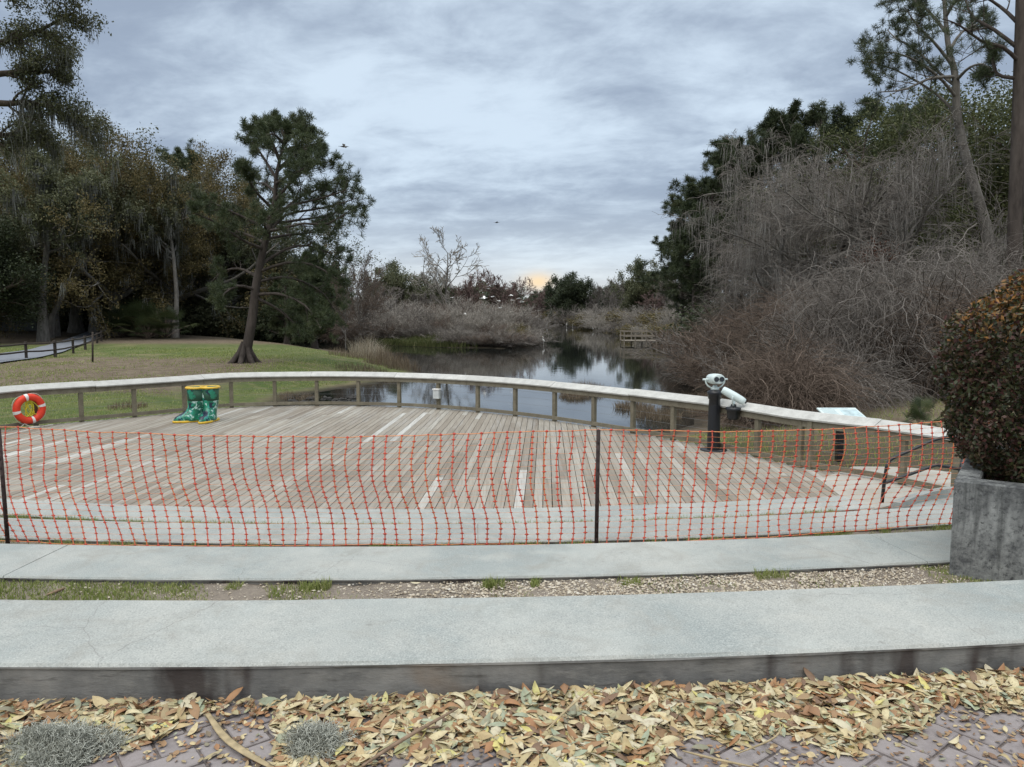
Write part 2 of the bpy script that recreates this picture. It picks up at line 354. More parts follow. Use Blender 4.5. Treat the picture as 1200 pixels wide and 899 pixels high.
# ------------------------------------------------------------------ ground
ZW = -2.35; ZD = -1.25; CX, CY = -1.8, 39.0
def inpoly(x, y, P):
    r = np.zeros(x.shape, bool); n = len(P)
    for i in range(n):
        x1, y1 = P[i]; x2, y2 = P[(i+1)%n]
        c = ((y1 > y) != (y2 > y)) & (x < (x2-x1)*(y-y1)/(y2-y1+1e-12)+x1); r ^= c
    return r
def dpoly(x, y, P):
    d = np.full(x.shape, 1e9); n = len(P)
    for i in range(n):
        a = np.array(P[i]); b = np.array(P[(i+1)%n]); ab = b-a; L = (ab**2).sum()+1e-9
        t = np.clip(((x-a[0])*ab[0]+(y-a[1])*ab[1])/L, 0, 1); d = np.minimum(d, np.hypot(x-a[0]-t*ab[0], y-a[1]-t*ab[1]))
    return d
# shoreline of the pond, near bank then right bank then the far banks and the left bank
shore_px = [(318,479),(420,500),(600,506),(740,515),(812,498),(822,470),(806,440),(796,422),(778,407),(765,396),(740,387),(700,382),(692,378),(640,377.5),(622,379),(602,384),(634,391),(641,398),(632,405),(590,409),(500,407),(430,404),(395,397),(340,393),(285,392),(262,396),(268,401),(330,404),(400,411),(450,420),(485,431),(492,438),(440,450),(385,458),(345,464)]
WP = [tuple(at(x, y, ZW)[:2]) for x, y in shore_px]
def smooth(e0, e1, x): t = np.clip((x-e0)/(e1-e0), 0, 1); return t*t*(3-2*t)
def hnoise(x, y): return .5*np.sin(x*.31+1.3*np.sin(y*.17))*np.cos(y*.23+x*.07)+.3*np.sin(x*.83+2)*np.sin(y*.71+1)
def H(x, y):
    x = np.asarray(x, float); y = np.asarray(y, float)
    d = dpoly(x, y, WP); ins = inpoly(x, y, WP)
    T = -1.62+.006*np.clip(y-30, 0, 150)+np.where(x > 5, -.0, 0)+.10*hnoise(x, y)*smooth(8, 25, d)
    T = np.where(y > 110, np.minimum(T, -1.3), T)
    T = T+.5*smooth(70, 110, y)*smooth(-20, -60, x)
    T = T+.5*smooth(8, 16, x-(26-y)*.35)*smooth(35, 18, y)*smooth(6, 12, y)
    land = ZW+.03+(T-ZW)*smooth(0, 5+.04*y, d)
    z = np.where(ins, ZW-.08-np.minimum(d*.15, .7), land)
    s = CY-np.hypot(x-CX, y-CY)           # the terraces step down towards the deck
    nr_ = y < 26; z = np.where((s < 11) & nr_, np.minimum(z, -.3-(s-2)*.16), z); z = np.where((s < 2) & nr_, -.3, z)
    return z
def hit(px, py, lift=0.0):
    d = ray(px, py); t = 3.0; p = None
    while t < 900:
        p = d*t+np.array([0, 0, EYE])
        if p[2] < float(H(p[0], p[1]))+lift: break
        t *= 1.004
    return p
nr, na = 260, 300
rr = np.concatenate([np.linspace(1.5, 60, 130, endpoint=False), 60*(4000/60)**np.linspace(0, 1, nr-130)])
aa = np.concatenate([np.linspace(-math.pi, -.85, 40, endpoint=False), np.linspace(-.85, .85, na-80), np.linspace(.85, math.pi, 41)[1:]])
R_, A_ = np.meshgrid(rr, aa, indexing='ij'); X_ = R_*np.sin(A_); Y_ = R_*np.cos(A_)
Z_ = H(X_, Y_); nA = len(aa)
gm = MB(); i = np.arange(nr-1)[:,None]*nA; j = np.arange(nA-1)[None]
gm.add(np.stack([X_, Y_, Z_], -1).reshape(-1,3), np.stack([i+j, i+nA+j, i+nA+j+1, i+j+1], -1).reshape(-1,4), .5, True)
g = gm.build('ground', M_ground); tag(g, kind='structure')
# the last fan closing the middle is far below the paving
D_ = dpoly(X_, Y_, WP); INS = inpoly(X_, Y_, WP)
gv = np.full(X_.shape, .85)
gv -= .8*smooth(-11, -17, X_)*smooth(56, 44, Y_)*smooth(27, 33, Y_)       # bare sandy patch left
gv -= .6*smooth(62, 75, Y_); gv -= .5*smooth(14, 22, X_)
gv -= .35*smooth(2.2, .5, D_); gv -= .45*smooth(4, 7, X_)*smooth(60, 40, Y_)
gv = np.where(INS, 0, gv)
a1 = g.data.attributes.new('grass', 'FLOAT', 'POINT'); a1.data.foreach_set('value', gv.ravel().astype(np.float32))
a2 = g.data.attributes.new('mud_shade', 'FLOAT', 'POINT'); a2.data.foreach_set('value', np.where(INS, 1, np.maximum(np.maximum(np.maximum(.9*smooth(1.1, .2, D_), .5*smooth(74, 82, Y_)), .62*smooth(4, 5.5, X_)*smooth(23, 17, Y_)*smooth(8, 11, Y_)), .95*smooth(74, 80, Y_)*smooth(-44, -36, X_*84/np.maximum(Y_,1)))).ravel().astype(np.float32))  # the patch behind the right railing is brown ground with shade painted in
wm = MB(); wm.add([(-900,14,ZW),(900,14,ZW),(900,1200,ZW),(-900,1200,ZW)], [(0,1,2,3)], .5); tag(wm.build('water', M_water), kind='structure')
# ------------------------------------------------------------------ terraces
def arc_pt(s, th): r = CY-s; return np.array([CX+r*math.sin(th), CY-r*math.cos(th)])
def arc_slab(name, s0, s1, ztop, zbot, t0, t1, joints=(), lip=.012):
    m = MB(); segs = [t0]+list(joints)+[t1]
    for a, b in zip(segs[:-1], segs[1:]):
        n = max(2, int(abs(b-a)/.008)); ths = np.linspace(a+.0001, b-.0001, n)
        bv = .012
        prof = [(s0+.009, zbot), (s0+.009, ztop-.028), (s0, ztop-.022), (s0, ztop-bv), (s0+bv, ztop), (s1-bv, ztop), (s1, ztop-bv), (s1, zbot)]
        rings = []
        for k, th in enumerate(ths):
            w = rs.normal(size=8)*.0012
            rings.append([(*arc_pt(s+w[q], th), z+w[-1-q]*(.7 if z > zbot else 0)) for q, (s, z) in enumerate(prof)])
        V = np.array(rings); n_, K, _ = V.shape
        i = np.arange(n_-1)[:,None]*K; j = np.arange(K-1)[None]
        q = np.stack([i+j, i+K+j, i+K+j+1, i+j+1], -1); n0 = m.n
        m.add(V.reshape(-1,3), q[:, [3,4]].reshape(-1,4), .5, False, 0)
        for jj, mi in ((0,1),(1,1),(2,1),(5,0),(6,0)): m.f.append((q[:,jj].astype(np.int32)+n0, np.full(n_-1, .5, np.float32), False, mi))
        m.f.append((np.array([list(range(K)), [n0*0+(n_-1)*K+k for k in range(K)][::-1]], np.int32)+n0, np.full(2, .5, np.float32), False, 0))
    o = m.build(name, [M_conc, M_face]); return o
def thx(px, py, z):                 # angle about the terrace centre of a pixel's ground point
    p = at(px, py, z); return math.atan2(p[0]-CX, CY-p[1])
L1, L2, L3, L4 = .16, -.33, -.78, -1.22
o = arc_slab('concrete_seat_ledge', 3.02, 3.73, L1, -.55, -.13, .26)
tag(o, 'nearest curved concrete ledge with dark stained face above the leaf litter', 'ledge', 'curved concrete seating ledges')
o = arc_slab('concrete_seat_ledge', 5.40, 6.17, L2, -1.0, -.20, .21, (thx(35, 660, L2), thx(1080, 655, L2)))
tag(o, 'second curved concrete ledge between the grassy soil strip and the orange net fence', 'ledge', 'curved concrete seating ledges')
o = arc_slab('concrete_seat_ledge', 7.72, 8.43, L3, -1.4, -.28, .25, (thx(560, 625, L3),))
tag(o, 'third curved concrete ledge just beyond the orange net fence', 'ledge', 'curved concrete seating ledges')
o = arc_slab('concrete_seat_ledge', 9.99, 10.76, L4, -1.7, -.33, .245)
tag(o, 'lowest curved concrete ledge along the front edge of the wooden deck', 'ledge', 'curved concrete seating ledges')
# walk joining the ledges at the right
def strip(name, s0, s1, z, t0, t1, m_, amp=.02):
    m = MB(); a = np.linspace(t0, t1, 240); b = np.linspace(s0, s1, 14); A, B = np.meshgrid(a, b, indexing='ij'); r = CY-B
    X = CX+r*np.sin(A); Y = CY-r*np.cos(A); Z = z+amp*(np.sin(X*7.1+Y*3)*np.cos(Y*9+X*2)+.6*np.sin(X*19+Y*13)*.7)
    i = np.arange(239)[:,None]*14; j = np.arange(13)[None]
    m.add(np.stack([X,Y,Z],-1).reshape(-1,3), np.stack([i+j,i+j+1,i+15+j,i+14+j],-1).reshape(-1,4), .5, True)
    return tag(m.build(name, m_), kind='structure')
strip('soil_strip', 3.74, 5.42, L2-.045, -.2, .26, M_soil, .012)
strip('soil_strip', 6.18, 7.75, L3-.04, -.28, .26, M_soil, .01)
strip('soil_strip', 8.44, 10.02, L4-.03, -.33, .20, M_soil, .01)
# concrete landing at the right end of the ledges
def f_tan(G):
    v = G.obj(); a = G.noise(v, 1.2, 5, .6); b = G.noise(v, 30, 4, .7); k = G.mix(G.mr(a, .35, .65), (.36,.33,.28), (.46,.44,.39)); k = G.mix(G.mr(b, .5, .8, 0, .4), k, (.25,.22,.18)); G.color(k); G.bump(b, .3, .004)
M_tan = mat('tan_walk', f_tan, .9, .15)
def sheet(name, pts, z, m_, thick=.1):
    m = MB(); n = len(pts); V = [(x, y, z) for x, y in pts]+[(x, y, z-thick) for x, y in pts]
    m.f.append((np.array([list(range(n))], np.int32), np.full(1, .5, np.float32), False, 0)); m.v.append(np.array(V, np.float32)); m.n = 2*n
    m.f.append((np.array([[i, i+n, (i+1)%n+n, (i+1)%n] for i in range(n)], np.int32), np.full(n, .5, np.float32), False, 0))
    return m.build(name, m_)
tag(sheet('walkway', [at(x,y,-1.18)[:2] for x, y in [(985,601.5),(1070,593),(1060,586),(1105,574),(1300,570),(1420,640),(1240,628),(1120,622),(1000,628)]], -1.205, M_conc, .3), kind='structure')
tag(sheet('side_path', [at(x,y,-1.21)[:2] for x, y in [(1010,598),(1062,586),(1100,577),(1300,571),(1330,562),(1130,553),(1058,545.5),(1000,545),(960,560)]], -1.236, M_tan, .3), kind='structure')
cp = [at(x,y,-1.15) for x, y in [(1050,591),(1068,585),(1090,580),(1110,577.5),(1150,577)]]
m = MB(); P = np.array(cp); rings = []
for k, p in enumerate(P):
    t = nrm(P[min(k+1,4)]-P[max(k-1,0)]); q = np.cross(t, (0,0,1)); hh = .03+.05*min(k,3)/3
    rings.append([p+q*.07+(0,0,-.1), p+q*.06+np.array([0,0,hh]), p-q*.06+np.array([0,0,hh]), p-q*.07+(0,0,-.1)])
loft(m, rings, .5, False); tag(m.build('concrete_kerb', M_conc), 'low curved pale concrete kerb under the black handrail', 'kerb')
# ------------------------------------------------------------------ brick paving, herringbone
m = MB(); Wb = .122; Rz = rotz(math.radians(38)); gap = .011
for ix in range(-60, 60):
    for iy in range(-60, 60):
        q = (ix-iy) % 4
        if q == 0: c = ((ix+1)*Wb, (iy+.5)*Wb); sz = (2*Wb-gap, Wb-gap)
        elif q == 3: c = ((ix+.5)*Wb, (iy+1)*Wb); sz = (Wb-gap, 2*Wb-gap)
        else: continue
        p = Rz@np.array([c[0], c[1], 0])+np.array([0, 1.6, 0])
        if abs(p[0]) > 2.7 or p[1] < .9 or CY-math.hypot(p[0]-CX, p[1]-CY) > 2.99: continue
        box(m, (p[0], p[1], -.03+rs.normal()*.0012), (*sz, .06), Rz@rotx(rs.normal()*.009), rs.rand(), 0, .004)
tag(m.build('brick_paving', M_brick), kind='structure')
m = MB(); V = []; nn = 60
xs = np.linspace(-6, 6, nn); Vn = [(x, -2, -.011) for x in xs]+[(x, CY-math.sqrt((CY-3.03)**2-(x-CX)**2), -.011) for x in xs]
m.add(Vn, [(i, i+1, nn+i+1, nn+i) for i in range(nn-1)], .5)
tag(m.build('paving_sand', plain('joint_sand', (.20,.17,.155), .95, .1, .25, 60)), kind='structure')
# ------------------------------------------------------------------ deck
ZC = ZD+1.0
cap_px = [(-300,492),(-150,474),(0,455.5),(100,449),(200,443),(265,438.5),(330,437.3),(400,437),(500,439),(600,444.5),(700,453.5),(800,464.5),(850,470.5),(944,485),(1000,490),(1060,498),(1132,508)]
CP = np.array([at(x, y, ZC)[:2] for x, y in cap_px])
def cat(P, n=12):
    out = []
    Q = np.vstack([2*P[0]-P[1], P, 2*P[-1]-P[-2]])
    for i in range(1, len(Q)-2):
        for t in np.linspace(0, 1, n, endpoint=False):
            out.append(.5*((2*Q[i])+(-Q[i-1]+Q[i+1])*t+(2*Q[i-1]-5*Q[i]+4*Q[i+1]-Q[i+2])*t*t+(-Q[i-1]+3*Q[i]-3*Q[i+1]+Q[i+2])*t**3))
    out.append(P[-1]); return np.array(out)
RC = cat(CP); 
for _ in range(6): RC[1:-1] = .25*RC[:-2]+.5*RC[1:-1]+.25*RC[2:]
def curve_x(C, x):                 # all y where the curve crosses x
    r = []
    for a, b in zip(C[:-1], C[1:]):
        if (a[0]-x)*(b[0]-x) <= 0 and a[0] != b[0]: r.append(a[1]+(b[1]-a[1])*(x-a[0])/(b[0]-a[0]))
    return r
BA = math.radians(2.5); Rb = rotz(-BA); RbI = rotz(BA)       # boards run almost straight away from the viewer
RL = (np.c_[RC, np.zeros(len(RC))]@RbI.T)[:,:2]
Cl = (RbI@np.array([CX, CY, 0]))[:2]; m = MB(); bw = .142
xx = RL[:,0].min()
while xx < 8.4:
    xc = xx+bw/2; ys = curve_x(RL, xc); rr_ = CY-10.77
    if ys and abs(xc-Cl[0]) < rr_:
        y0 = Cl[1]-math.sqrt(rr_**2-(xc-Cl[0])**2); y1 = max(ys)+.12
        y = y0; first = True
        while y < y1-.02:
            ln = rs.choice([2.4, 3.0, 3.6, 4.8]) * (rs.uniform(.2, 1) if first else 1); first = False; e = min(y+ln, y1)
            if e-y > .05:
                c = Rb@np.array([xc, (y+e)/2, 0]); box(m, (c[0], c[1], ZD-.02+rs.normal()*.0015), (bw-.009-rs.rand()*.005, e-y-.005, .04), Rb@roty(rs.normal()*.012), np.clip(rs.beta(2.2, 2.6)*.95 if rs.rand() > .05 else rs.uniform(.85, 1), 0, 1), 0)
            y = e
    xx += bw
# front rim boards and joists below
deck = m.build('deck_boards', M_deck)
dk = thing('wooden_deck', 'large weathered grey timber deck with boards running toward the pond', 'deck', (0,0,0)); deck.parent = dk
m = MB(); Pn = RC[::3]
for a, b in zip(Pn[:-1], Pn[1:]):
    d = b-a; L = np.hypot(*d); an = math.atan2(d[1], d[0]); c = (a+b)/2
    box(m, (c[0]-math.sin(an)*-.1, c[1]+math.cos(an)*.1, ZD-.17), (L*1.01, .05, .26), rotz(an))
m.build('rim_joist', M_rail, dk)
for k in range(9):
    for l in range(2):
        m = MB()
        p = RC[int(8+k*(len(RC)-16)/8)]; q = p+(np.array([CX, 16])-p)*(.06+.3*l)
        tubes(m, [[(q[0], q[1], -3.3), (q[0], q[1], ZD-.05)]], [[.11, .11]], 10); m.build('piling', M_postw, dk)
# ------------------------------------------------------------------ railing
rt = thing('deck_railing', 'curved weathered timber railing with bleached sloping cap around the deck', 'railing', (0,0,0))
def face_in(p, t):                 # normal pointing to the deck
    n = np.array([-t[1], t[0]]); c = np.array([-1., 14.]); return n if (c-p)@n > 0 else -n
m = MB(); f2 = MB(); lo = MB(); wi = MB()
arcl = np.concatenate([[0], np.cumsum(np.hypot(*np.diff(RC, axis=0).T))])
def rc(s): return np.array([np.interp(s, arcl, RC[:,0]), np.interp(s, arcl, RC[:,1])])
s_ = 0; ends = []
while s_ < arcl[-1]-.2: e = min(s_+rs.uniform(2.4, 3.2), arcl[-1]); ends.append((s_, e)); s_ = e
for k, (a, b) in enumerate(ends):
    n_ = 5; rings = []; rf = []; rl = []; hz = rs.normal()*.006
    for q in np.linspace(a+.004, b-.004, n_):
        p = rc(q); t = nrm(rc(min(q+.05, arcl[-1]))-rc(max(q-.05, 0))); n = face_in(p, t)
        P3 = lambda o, z: (p[0]+n[0]*o, p[1]+n[1]*o, z)
        rings.append([P3(.13, ZC-.085+hz), P3(.12, ZC-.115+hz), P3(-.11, ZC-.01+hz), P3(-.10, ZC+.03+hz)])
        rf.append([P3(.075, ZC-.10), P3(.075, ZC-.235), P3(.037, ZC-.235), P3(.037, ZC-.085)])
        rl.append([P3(.075, ZD+.14), P3(.075, ZD+.05), P3(.037, ZD+.05), P3(.037, ZD+.14)])
    loft(m, rings, rs.rand(), False); loft(f2, rf, rs.rand(), False); loft(lo, rl, rs.rand(), False)
m.build('cap_rail', M_cap, rt); f2.build('top_rail', M_rail, rt); lo.build('bottom_rail', M_rail, rt)
for zc in (.36, .54, .70):         # thin cables of the open railing
    P3 = np.array([(*(rc(q)), ZD+zc) for q in np.linspace(0, arcl[-1], 160)]); tubes(wi, P3, np.full(160, .0022), 4, .5)
M_wire = plain('steel_wire', (.22,.22,.22), .5, .5); wi.build('cable', M_wire, rt)
post_px = [-70, -12, 41, 95, 157, 216, 271, 322, 371, 420, 468, 514, 560, 604, 650, 696, 742, 789, 838, 888, 938, 949, 1059, 1121]
def proj(p):
    p = np.asarray(p, float)-np.array([0,0,EYE]); c, s2 = math.cos(PITCH), math.sin(PITCH)
    dep = p[1]*c-p[2]*s2; upv = p[1]*s2+p[2]*c; return 600+F*p[0]/dep, 449.5-F*upv/dep
sps = []
ss = np.linspace(0, arcl[-1], 3000); pxs = np.array([proj((*rc(q), ZD+.5))[0] for q in ss])
for px in post_px:
    q = ss[np.argmin(abs(pxs-px))]; sps.append(q); p = rc(q); t = nrm(rc(min(q+.05, arcl[-1]))-rc(max(q-.05, 0)))
    m = MB(); box(m, (p[0], p[1], (ZD-.25+ZC-.1)/2), (.1, .1, ZC-.1-ZD+.25), rotz(math.atan2(t[1], t[0])), rs.rand(), 0, .006); m.build('post', M_postw, rt)
# ------------------------------------------------------------------ net fence
def f_net(G):
    G.color(G.ramp(G.attr(), [(0,(.70,.15,.09)),(.5,(.74,.20,.12)),(.8,(.74,.27,.10)),(1,(.74,.23,.15))]))
M_net = mat('orange_net', f_net, .5, .35); M_knot = plain('net_knot', (.50,.06,.035), .5, .35, .2, 40); M_thin = plain('net_cord', (.72,.27,.10), .5, .35, .15, 30)
M_pole = plain('rusty_steel', (.045,.030,.027), .8, .3, .4, 25)
nf = thing('safety_net_fence', 'orange plastic mesh net strung on dark steel poles across the ledges', 'fence', (0,0,0))
SF = 7.58
def th_at(px, py): p = at(px, py, L3); return math.atan2(p[0]-CX, CY-p[1])
z0 = L3+.01; HT = 1.18; rows = 21; sp = .132/(CY-SF)
th0, th1 = -.205, .245; ths = np.arange(th0, th1, sp); nS = len(ths); K = rows*3-2
hh = np.linspace(0, 1, K)[None,:]
Xs = CX+(CY-SF)*np.sin(ths)
shift = np.interp(Xs, [-6,-4,-2,0,1.2,3,5], [.24,.20,.10,.07,-.06,-.16,-.20])[:,None]
ph = (Xs*.55)[:,None]
sprof = np.clip((.62-hh)/.62, 0, 1); sprof = sprof*sprof*(3-2*sprof)
tang = shift*sprof+.016*np.sin(hh*7.5+ph)+.005*np.sin(hh*17+Xs[:,None]*9)+rs.normal(size=(nS,1))*.004
outp = .045*np.sin(hh*4.2+Xs[:,None]*1.1)+.012*np.sin(hh*11+Xs[:,None]*5)
sag = np.interp(Xs, [-6,-5.2,-3.5,-1.5,.85,2.2,4.5], [.0,.0,-.045,-.06,-.015,-.05,-.03])[:,None]
zb = z0+hh*(HT+sag)+rs.normal(size=(nS,1))*.003+(.03*smooth(3.4,5,Xs))[:,None]
TH = ths[:,None]+tang/(CY-SF); RR_ = CY-SF+outp
NP = np.stack([CX+RR_*np.sin(TH), CY-RR_*np.cos(TH), zb], -1)
m = MB(); tubes(m, NP, np.full((nS, K), .0062), 4, rs.rand(nS)); m.build('net_band', M_net, nf)
m = MB(); ND = NP[:, ::3].reshape(-1, 3); o8 = np.array([(.021,0,0),(-.021,0,0),(0,.009,0),(0,-.009,0),(0,0,.013),(0,0,-.013)])
V = (ND[:,None,:]+o8[None]*(.8+.4*rs.rand(len(ND),1,1))).reshape(-1,3); tri = np.array([(0,2,4),(2,1,4),(1,3,4),(3,0,4),(2,0,5),(1,2,5),(3,1,5),(0,3,5)])
m.add(V, (tri[None]+np.arange(len(ND))[:,None,None]*6).reshape(-1,3)); m.build('net_knot', M_knot, nf)
m = MB(); RW = np.transpose(NP[:, ::3], (1,0,2)); R0 = np.full(RW.shape[:2], .0015); R0[0] = .004; R0[-1] = .005; tubes(m, RW, R0, 3, rs.rand(rows)); m.build('net_cord', M_thin, nf)
for px, pt, lean in ((11, 636, -.02), (698, 638, .01), (1240, 640, 0)):
    p = at(px, pt, L3); a = math.atan2(p[0]-CX, CY-p[1]); p = np.array([*arc_pt(SF-.05, a), L3-.05])
    m = MB(); hgt = 1.24; tubes(m, [p, p+np.array([lean, 0, hgt])], [.021, .021], 8, .5, cap=True)
    for k in range(12): q = p+np.array([lean*k/12, -.018, .12+k*.09]); box(m, q, (.016,.012,.02), None, .3)
    m.build('pole', M_pole, nf)
# ------------------------------------------------------------------ giant rubber boots
def f_boot(G):
    v = G.obj(); n = G.noise(v, 2.6, 5, .6, 1.2); w = G.noise(G.mapv(v, loc=(5,3,1)), 4.2, 5, .62, 1.8)
    k = G.ramp(n, [(0,(.01,.05,.055)),(.40,(.012,.12,.075)),(.5,(.02,.22,.12)),(.56,(.03,.30,.22)),(.62,(.02,.10,.16)),(1,(.03,.20,.09))])
    k = G.mix(G.mr(w, .60, .63), k, (.50,.68,.62)); k = G.mix(G.mr(w, .45, .42), k, (.012,.02,.04)); G.color(k); G.bump(n, .15, .02)
M_boot = mat('painted_green', f_boot, .28, .5); M_yel = plain('yellow_paint', (.70,.44,.035), .35, .45, .15, 8); M_in = plain('boot_inside', (.05,.12,.08), .8, .2)
def boot(px, py, ang, label):
    p = at(px, py, ZD); t = thing('giant_boot', label, 'sculpture', (p[0], p[1], ZD), ang, 'pair of giant painted rubber boots')
    n = 28; a = np.arange(n)/n*2*np.pi; ca, sa = np.cos(a), np.sin(a); rings = []
    # foot points to -y in the boot's frame; ankle bends the loft from the sole up into the shaft
    prof = [(.045,-.17,.40,.165),(.09,-.17,.40,.172),(.15,-.155,.375,.168),(.20,-.12,.33,.16),(.25,-.075,.275,.155),(.31,-.03,.235,.158),(.40,0,.215,.17),(.52,0,.215,.185),(.66,0,.225,.20),(.80,0,.235,.212),(.90,0,.24,.22)]
    for z, cy, ry, rx in prof:
        taper = 1-.18*np.clip(-sa, 0, 1)*(z < .3); heel = 1-.12*np.clip(sa, 0, 1)*(z < .2)
        wob = 1+.025*np.sin(3*a+z*14)+.02*np.sin(z*38)*(z > .3)
        rings.append(np.stack([rx*ca*taper*heel*wob, cy+ry*np.sign(sa)*np.abs(sa)**(.9)*wob, z+0*a], -1))
    m = MB(); loft(m, rings, .5, True, closed=False); m.build('boot_upper', M_boot, t)
    m = MB(); sr = []
    for z, g_ in ((0,1.0),(.02,1.06),(.055,1.06),(.06,.98)): sr.append(np.stack([.175*g_*ca*(1-.18*np.clip(-sa,0,1))*(1-.12*np.clip(sa,0,1))*(1-.22*np.exp(-((sa-.12)/.25)**2)), -.17+.41*g_*np.sign(sa)*np.abs(sa)**.9, z+0*a], -1))
    loft(m, sr, .5, True); box(m, (0,.16,.02), (.26,.16,.085), None, .5, 0, .02); m.build('sole', M_yel, t)
    m = MB(); P = np.stack([.225*ca, .245*sa, .895+0*a], -1); q = []
    for k in range(8): b = k/8*2*np.pi; q.append(np.stack([(.225+.028*math.cos(b))*ca, (.245+.028*math.cos(b))*sa, .885+.03*math.sin(b)+0*a], -1))
    q.append(q[0]); loft(m, q, .5, True, closed=False); m.build('top_band', M_yel, t)
    m = MB(); loft(m, [np.stack([.215*ca, .235*sa, .90+0*a], -1), np.stack([.20*ca, .22*sa, .55+0*a], -1)], .5); m.build('lining', M_in, t)
    m = MB(); lp = np.stack([.03*np.sin(np.linspace(0,2*np.pi,12)), np.full(12,.26), .8+.06*np.cos(np.linspace(0,2*np.pi,12))], -1); tubes(m, lp, np.full(12,.012), 5); m.build('pull_loop', M_yel, t)
    return t
boot(231.5, 494.0, math.radians(-58), 'left giant green rubber boot with yellow sole and its toe turned left')
boot(247.5, 493.5, math.radians(-4), 'right giant green rubber boot with yellow sole and its toe toward the viewer')
# ------------------------------------------------------------------ life ring
M_ring = plain('ring_orange', (.70,.05,.02), .5, .35, .1, 10); M_white = plain('white_tape', (.75,.72,.68), .5, .3, .08, 20); M_rope = plain('yellow_rope', (.62,.55,.05), .7, .2, .3, 60); M_wrope = plain('white_rope', (.6,.56,.48), .8, .2, .2, 60)
q = ss[np.argmin(abs(pxs-30))]; p = rc(q); t2 = nrm(rc(q+.05)-rc(q-.05)); n2 = face_in(p, t2)
c0 = np.array([p[0]+n2[0]*.2, p[1]+n2[1]*.2, ZD+.47]); az_ = math.atan2(t2[1], t2[0])
lr = thing('life_ring', 'orange life ring with white bands hung on the railing at the left', 'life ring', c0, az_)
def torus(m, R0, r0, a0, a1, n=48, k=14, rnd=.5, sq=1.0):
    A = np.linspace(a0, a1, n); rings = [[((R0+r0*math.cos(b))*math.cos(x), r0*sq*math.sin(b), (R0+r0*math.cos(b))*math.sin(x)) for b in np.arange(k)/k*2*np.pi] for x in A]
    loft(m, rings, rnd, True, closed=False)
m = MB(); torus(m, .285, .085, 0, 2*math.pi, 56); m.build('ring', M_ring, lr)
for k in range(4):
    m = MB(); torus(m, .285, .089, k*math.pi/2+.22-.11, k*math.pi/2+.22+.11, 8); m.build('band', M_white, lr)
m = MB(); A = np.linspace(0, 2*np.pi, 90); rad = .375+.02*np.cos(4*(A-.22-math.pi/4)); tubes(m, np.stack([rad*np.cos(A), .02+0*A, rad*np.sin(A)], -1), np.full(90, .008), 6); m.build('grab_rope', M_wrope, lr)
rp = MB()
for k in range(9):
    A = np.linspace(0, 2*np.pi, 36); w, h_ = .05+.05*rs.rand(), .15+.06*rs.rand(); ox, oz = rs.normal()*.03, rs.normal()*.02; tl = rs.normal()*.3
    x = w*np.cos(A); z = h_*np.sin(A); tubes(rp, np.stack([ox+x*math.cos(tl)-z*math.sin(tl), -.03+.012*k*.5+.0*A, oz+x*math.sin(tl)+z*math.cos(tl)], -1), np.full(36, .0085), 5)
ro = rp.build('rope_coil', M_rope); ro.location = tuple(c0); ro.rotation_euler = (0,0,az_); tag(ro, 'coil of yellow rope hanging inside the orange life ring', 'rope')
rp = MB(); A = np.linspace(0, 1, 60); X = -.25+A*.75; tubes(rp, np.stack([X, .02*np.sin(A*9)-.05, -.47+.012+.0*A+np.clip(.18-np.abs(A-.15),0,1)*.6], -1), np.full(60,.011), 5)
tubes(rp, np.stack([.05+.16*np.cos(A*11)*(1-.5*A), -.12+.05*np.sin(A*11), -.455+.02*A], -1), np.full(60,.011), 5)
ro = rp.build('rope', M_wrope); ro.location = tuple(c0); ro.rotation_euler = (0,0,az_); tag(ro, 'loose pale rope lying on the deck below the life ring', 'rope')
# ------------------------------------------------------------------ viewers
M_black = plain('black_paint', (.012,.013,.016), .35, .5, .2, 10); M_vw = plain('white_casting', (.60,.68,.66), .3, .5, .06, 10); M_glass = plain('dark_glass', (.02,.025,.03), .08, .6, 0)
def viewer_head(t, z, tilt, yaw, twin):
    Rr = rotz(yaw)@rotx(tilt)
    m = MB(); A = np.linspace(0, math.pi, 20); P = np.stack([.20*np.cos(A), 0*A, -.155*np.sin(A)*1.05+.0], -1)
    P = np.vstack([[[.205,0,.03]], P, [[-.205,0,.03]]])@rotz(yaw).T+np.array([0,0,z]); tubes(m, P, np.full(22,.016), 8, .5, cap=True)
    for s in (-1,1): tubes(m, (np.array([[s*.12,0,.02],[s*.26,0,.02]])@rotz(yaw).T+np.array([0,0,z])), [.02,.02], 8, .5, cap=True)
    m.build('yoke', M_vw, t)
    m = MB(); n = 24; a = np.arange(n)/n*2*np.pi; rings = []
    L = .22 if twin else .25; rx, rz = (.145,.105) if twin else (.085,.08)
    for y, g_ in ((-L,.55),(-L*.95,.80),(-L*.7,.97),(0,1.04),(L*.6,1.0),(L*.9,.9),(L,.8)): rings.append(np.stack([rx*g_*np.sign(np.cos(a))*np.abs(np.cos(a))**.8, y+0*a, rz*g_*np.sin(a)], -1)@Rr.T+np.array([0,0,z+.03]))
    loft(m, rings, .5); m.build('housing', M_vw, t)
    for s in ((-.055,.055) if twin else (0,)):
        for y0, y1, r in ((-L-.03,-L+.01,.02),(L-.01,L+.02,.05)):
            m = MB(); tubes(m, np.array([[s,y0,0],[s,y1,0]])@Rr.T+np.array([0,0,z+.03]), [r,r], 14, .5, cap=True); m.build('eyepiece' if y0 < 0 else 'lens', M_glass, t)
p = at(836, 527.5, ZD); t = thing('tower_viewer', 'tall binocular viewer with white head on black column standing on the deck', 'viewer', (p[0], p[1], ZD))
m = MB(); lathe(m, [(0,.0),(.27,.0),(.27,.018),(.20,.03),(0,.03)], sides=28); m.build('base_plate', M_black, t)
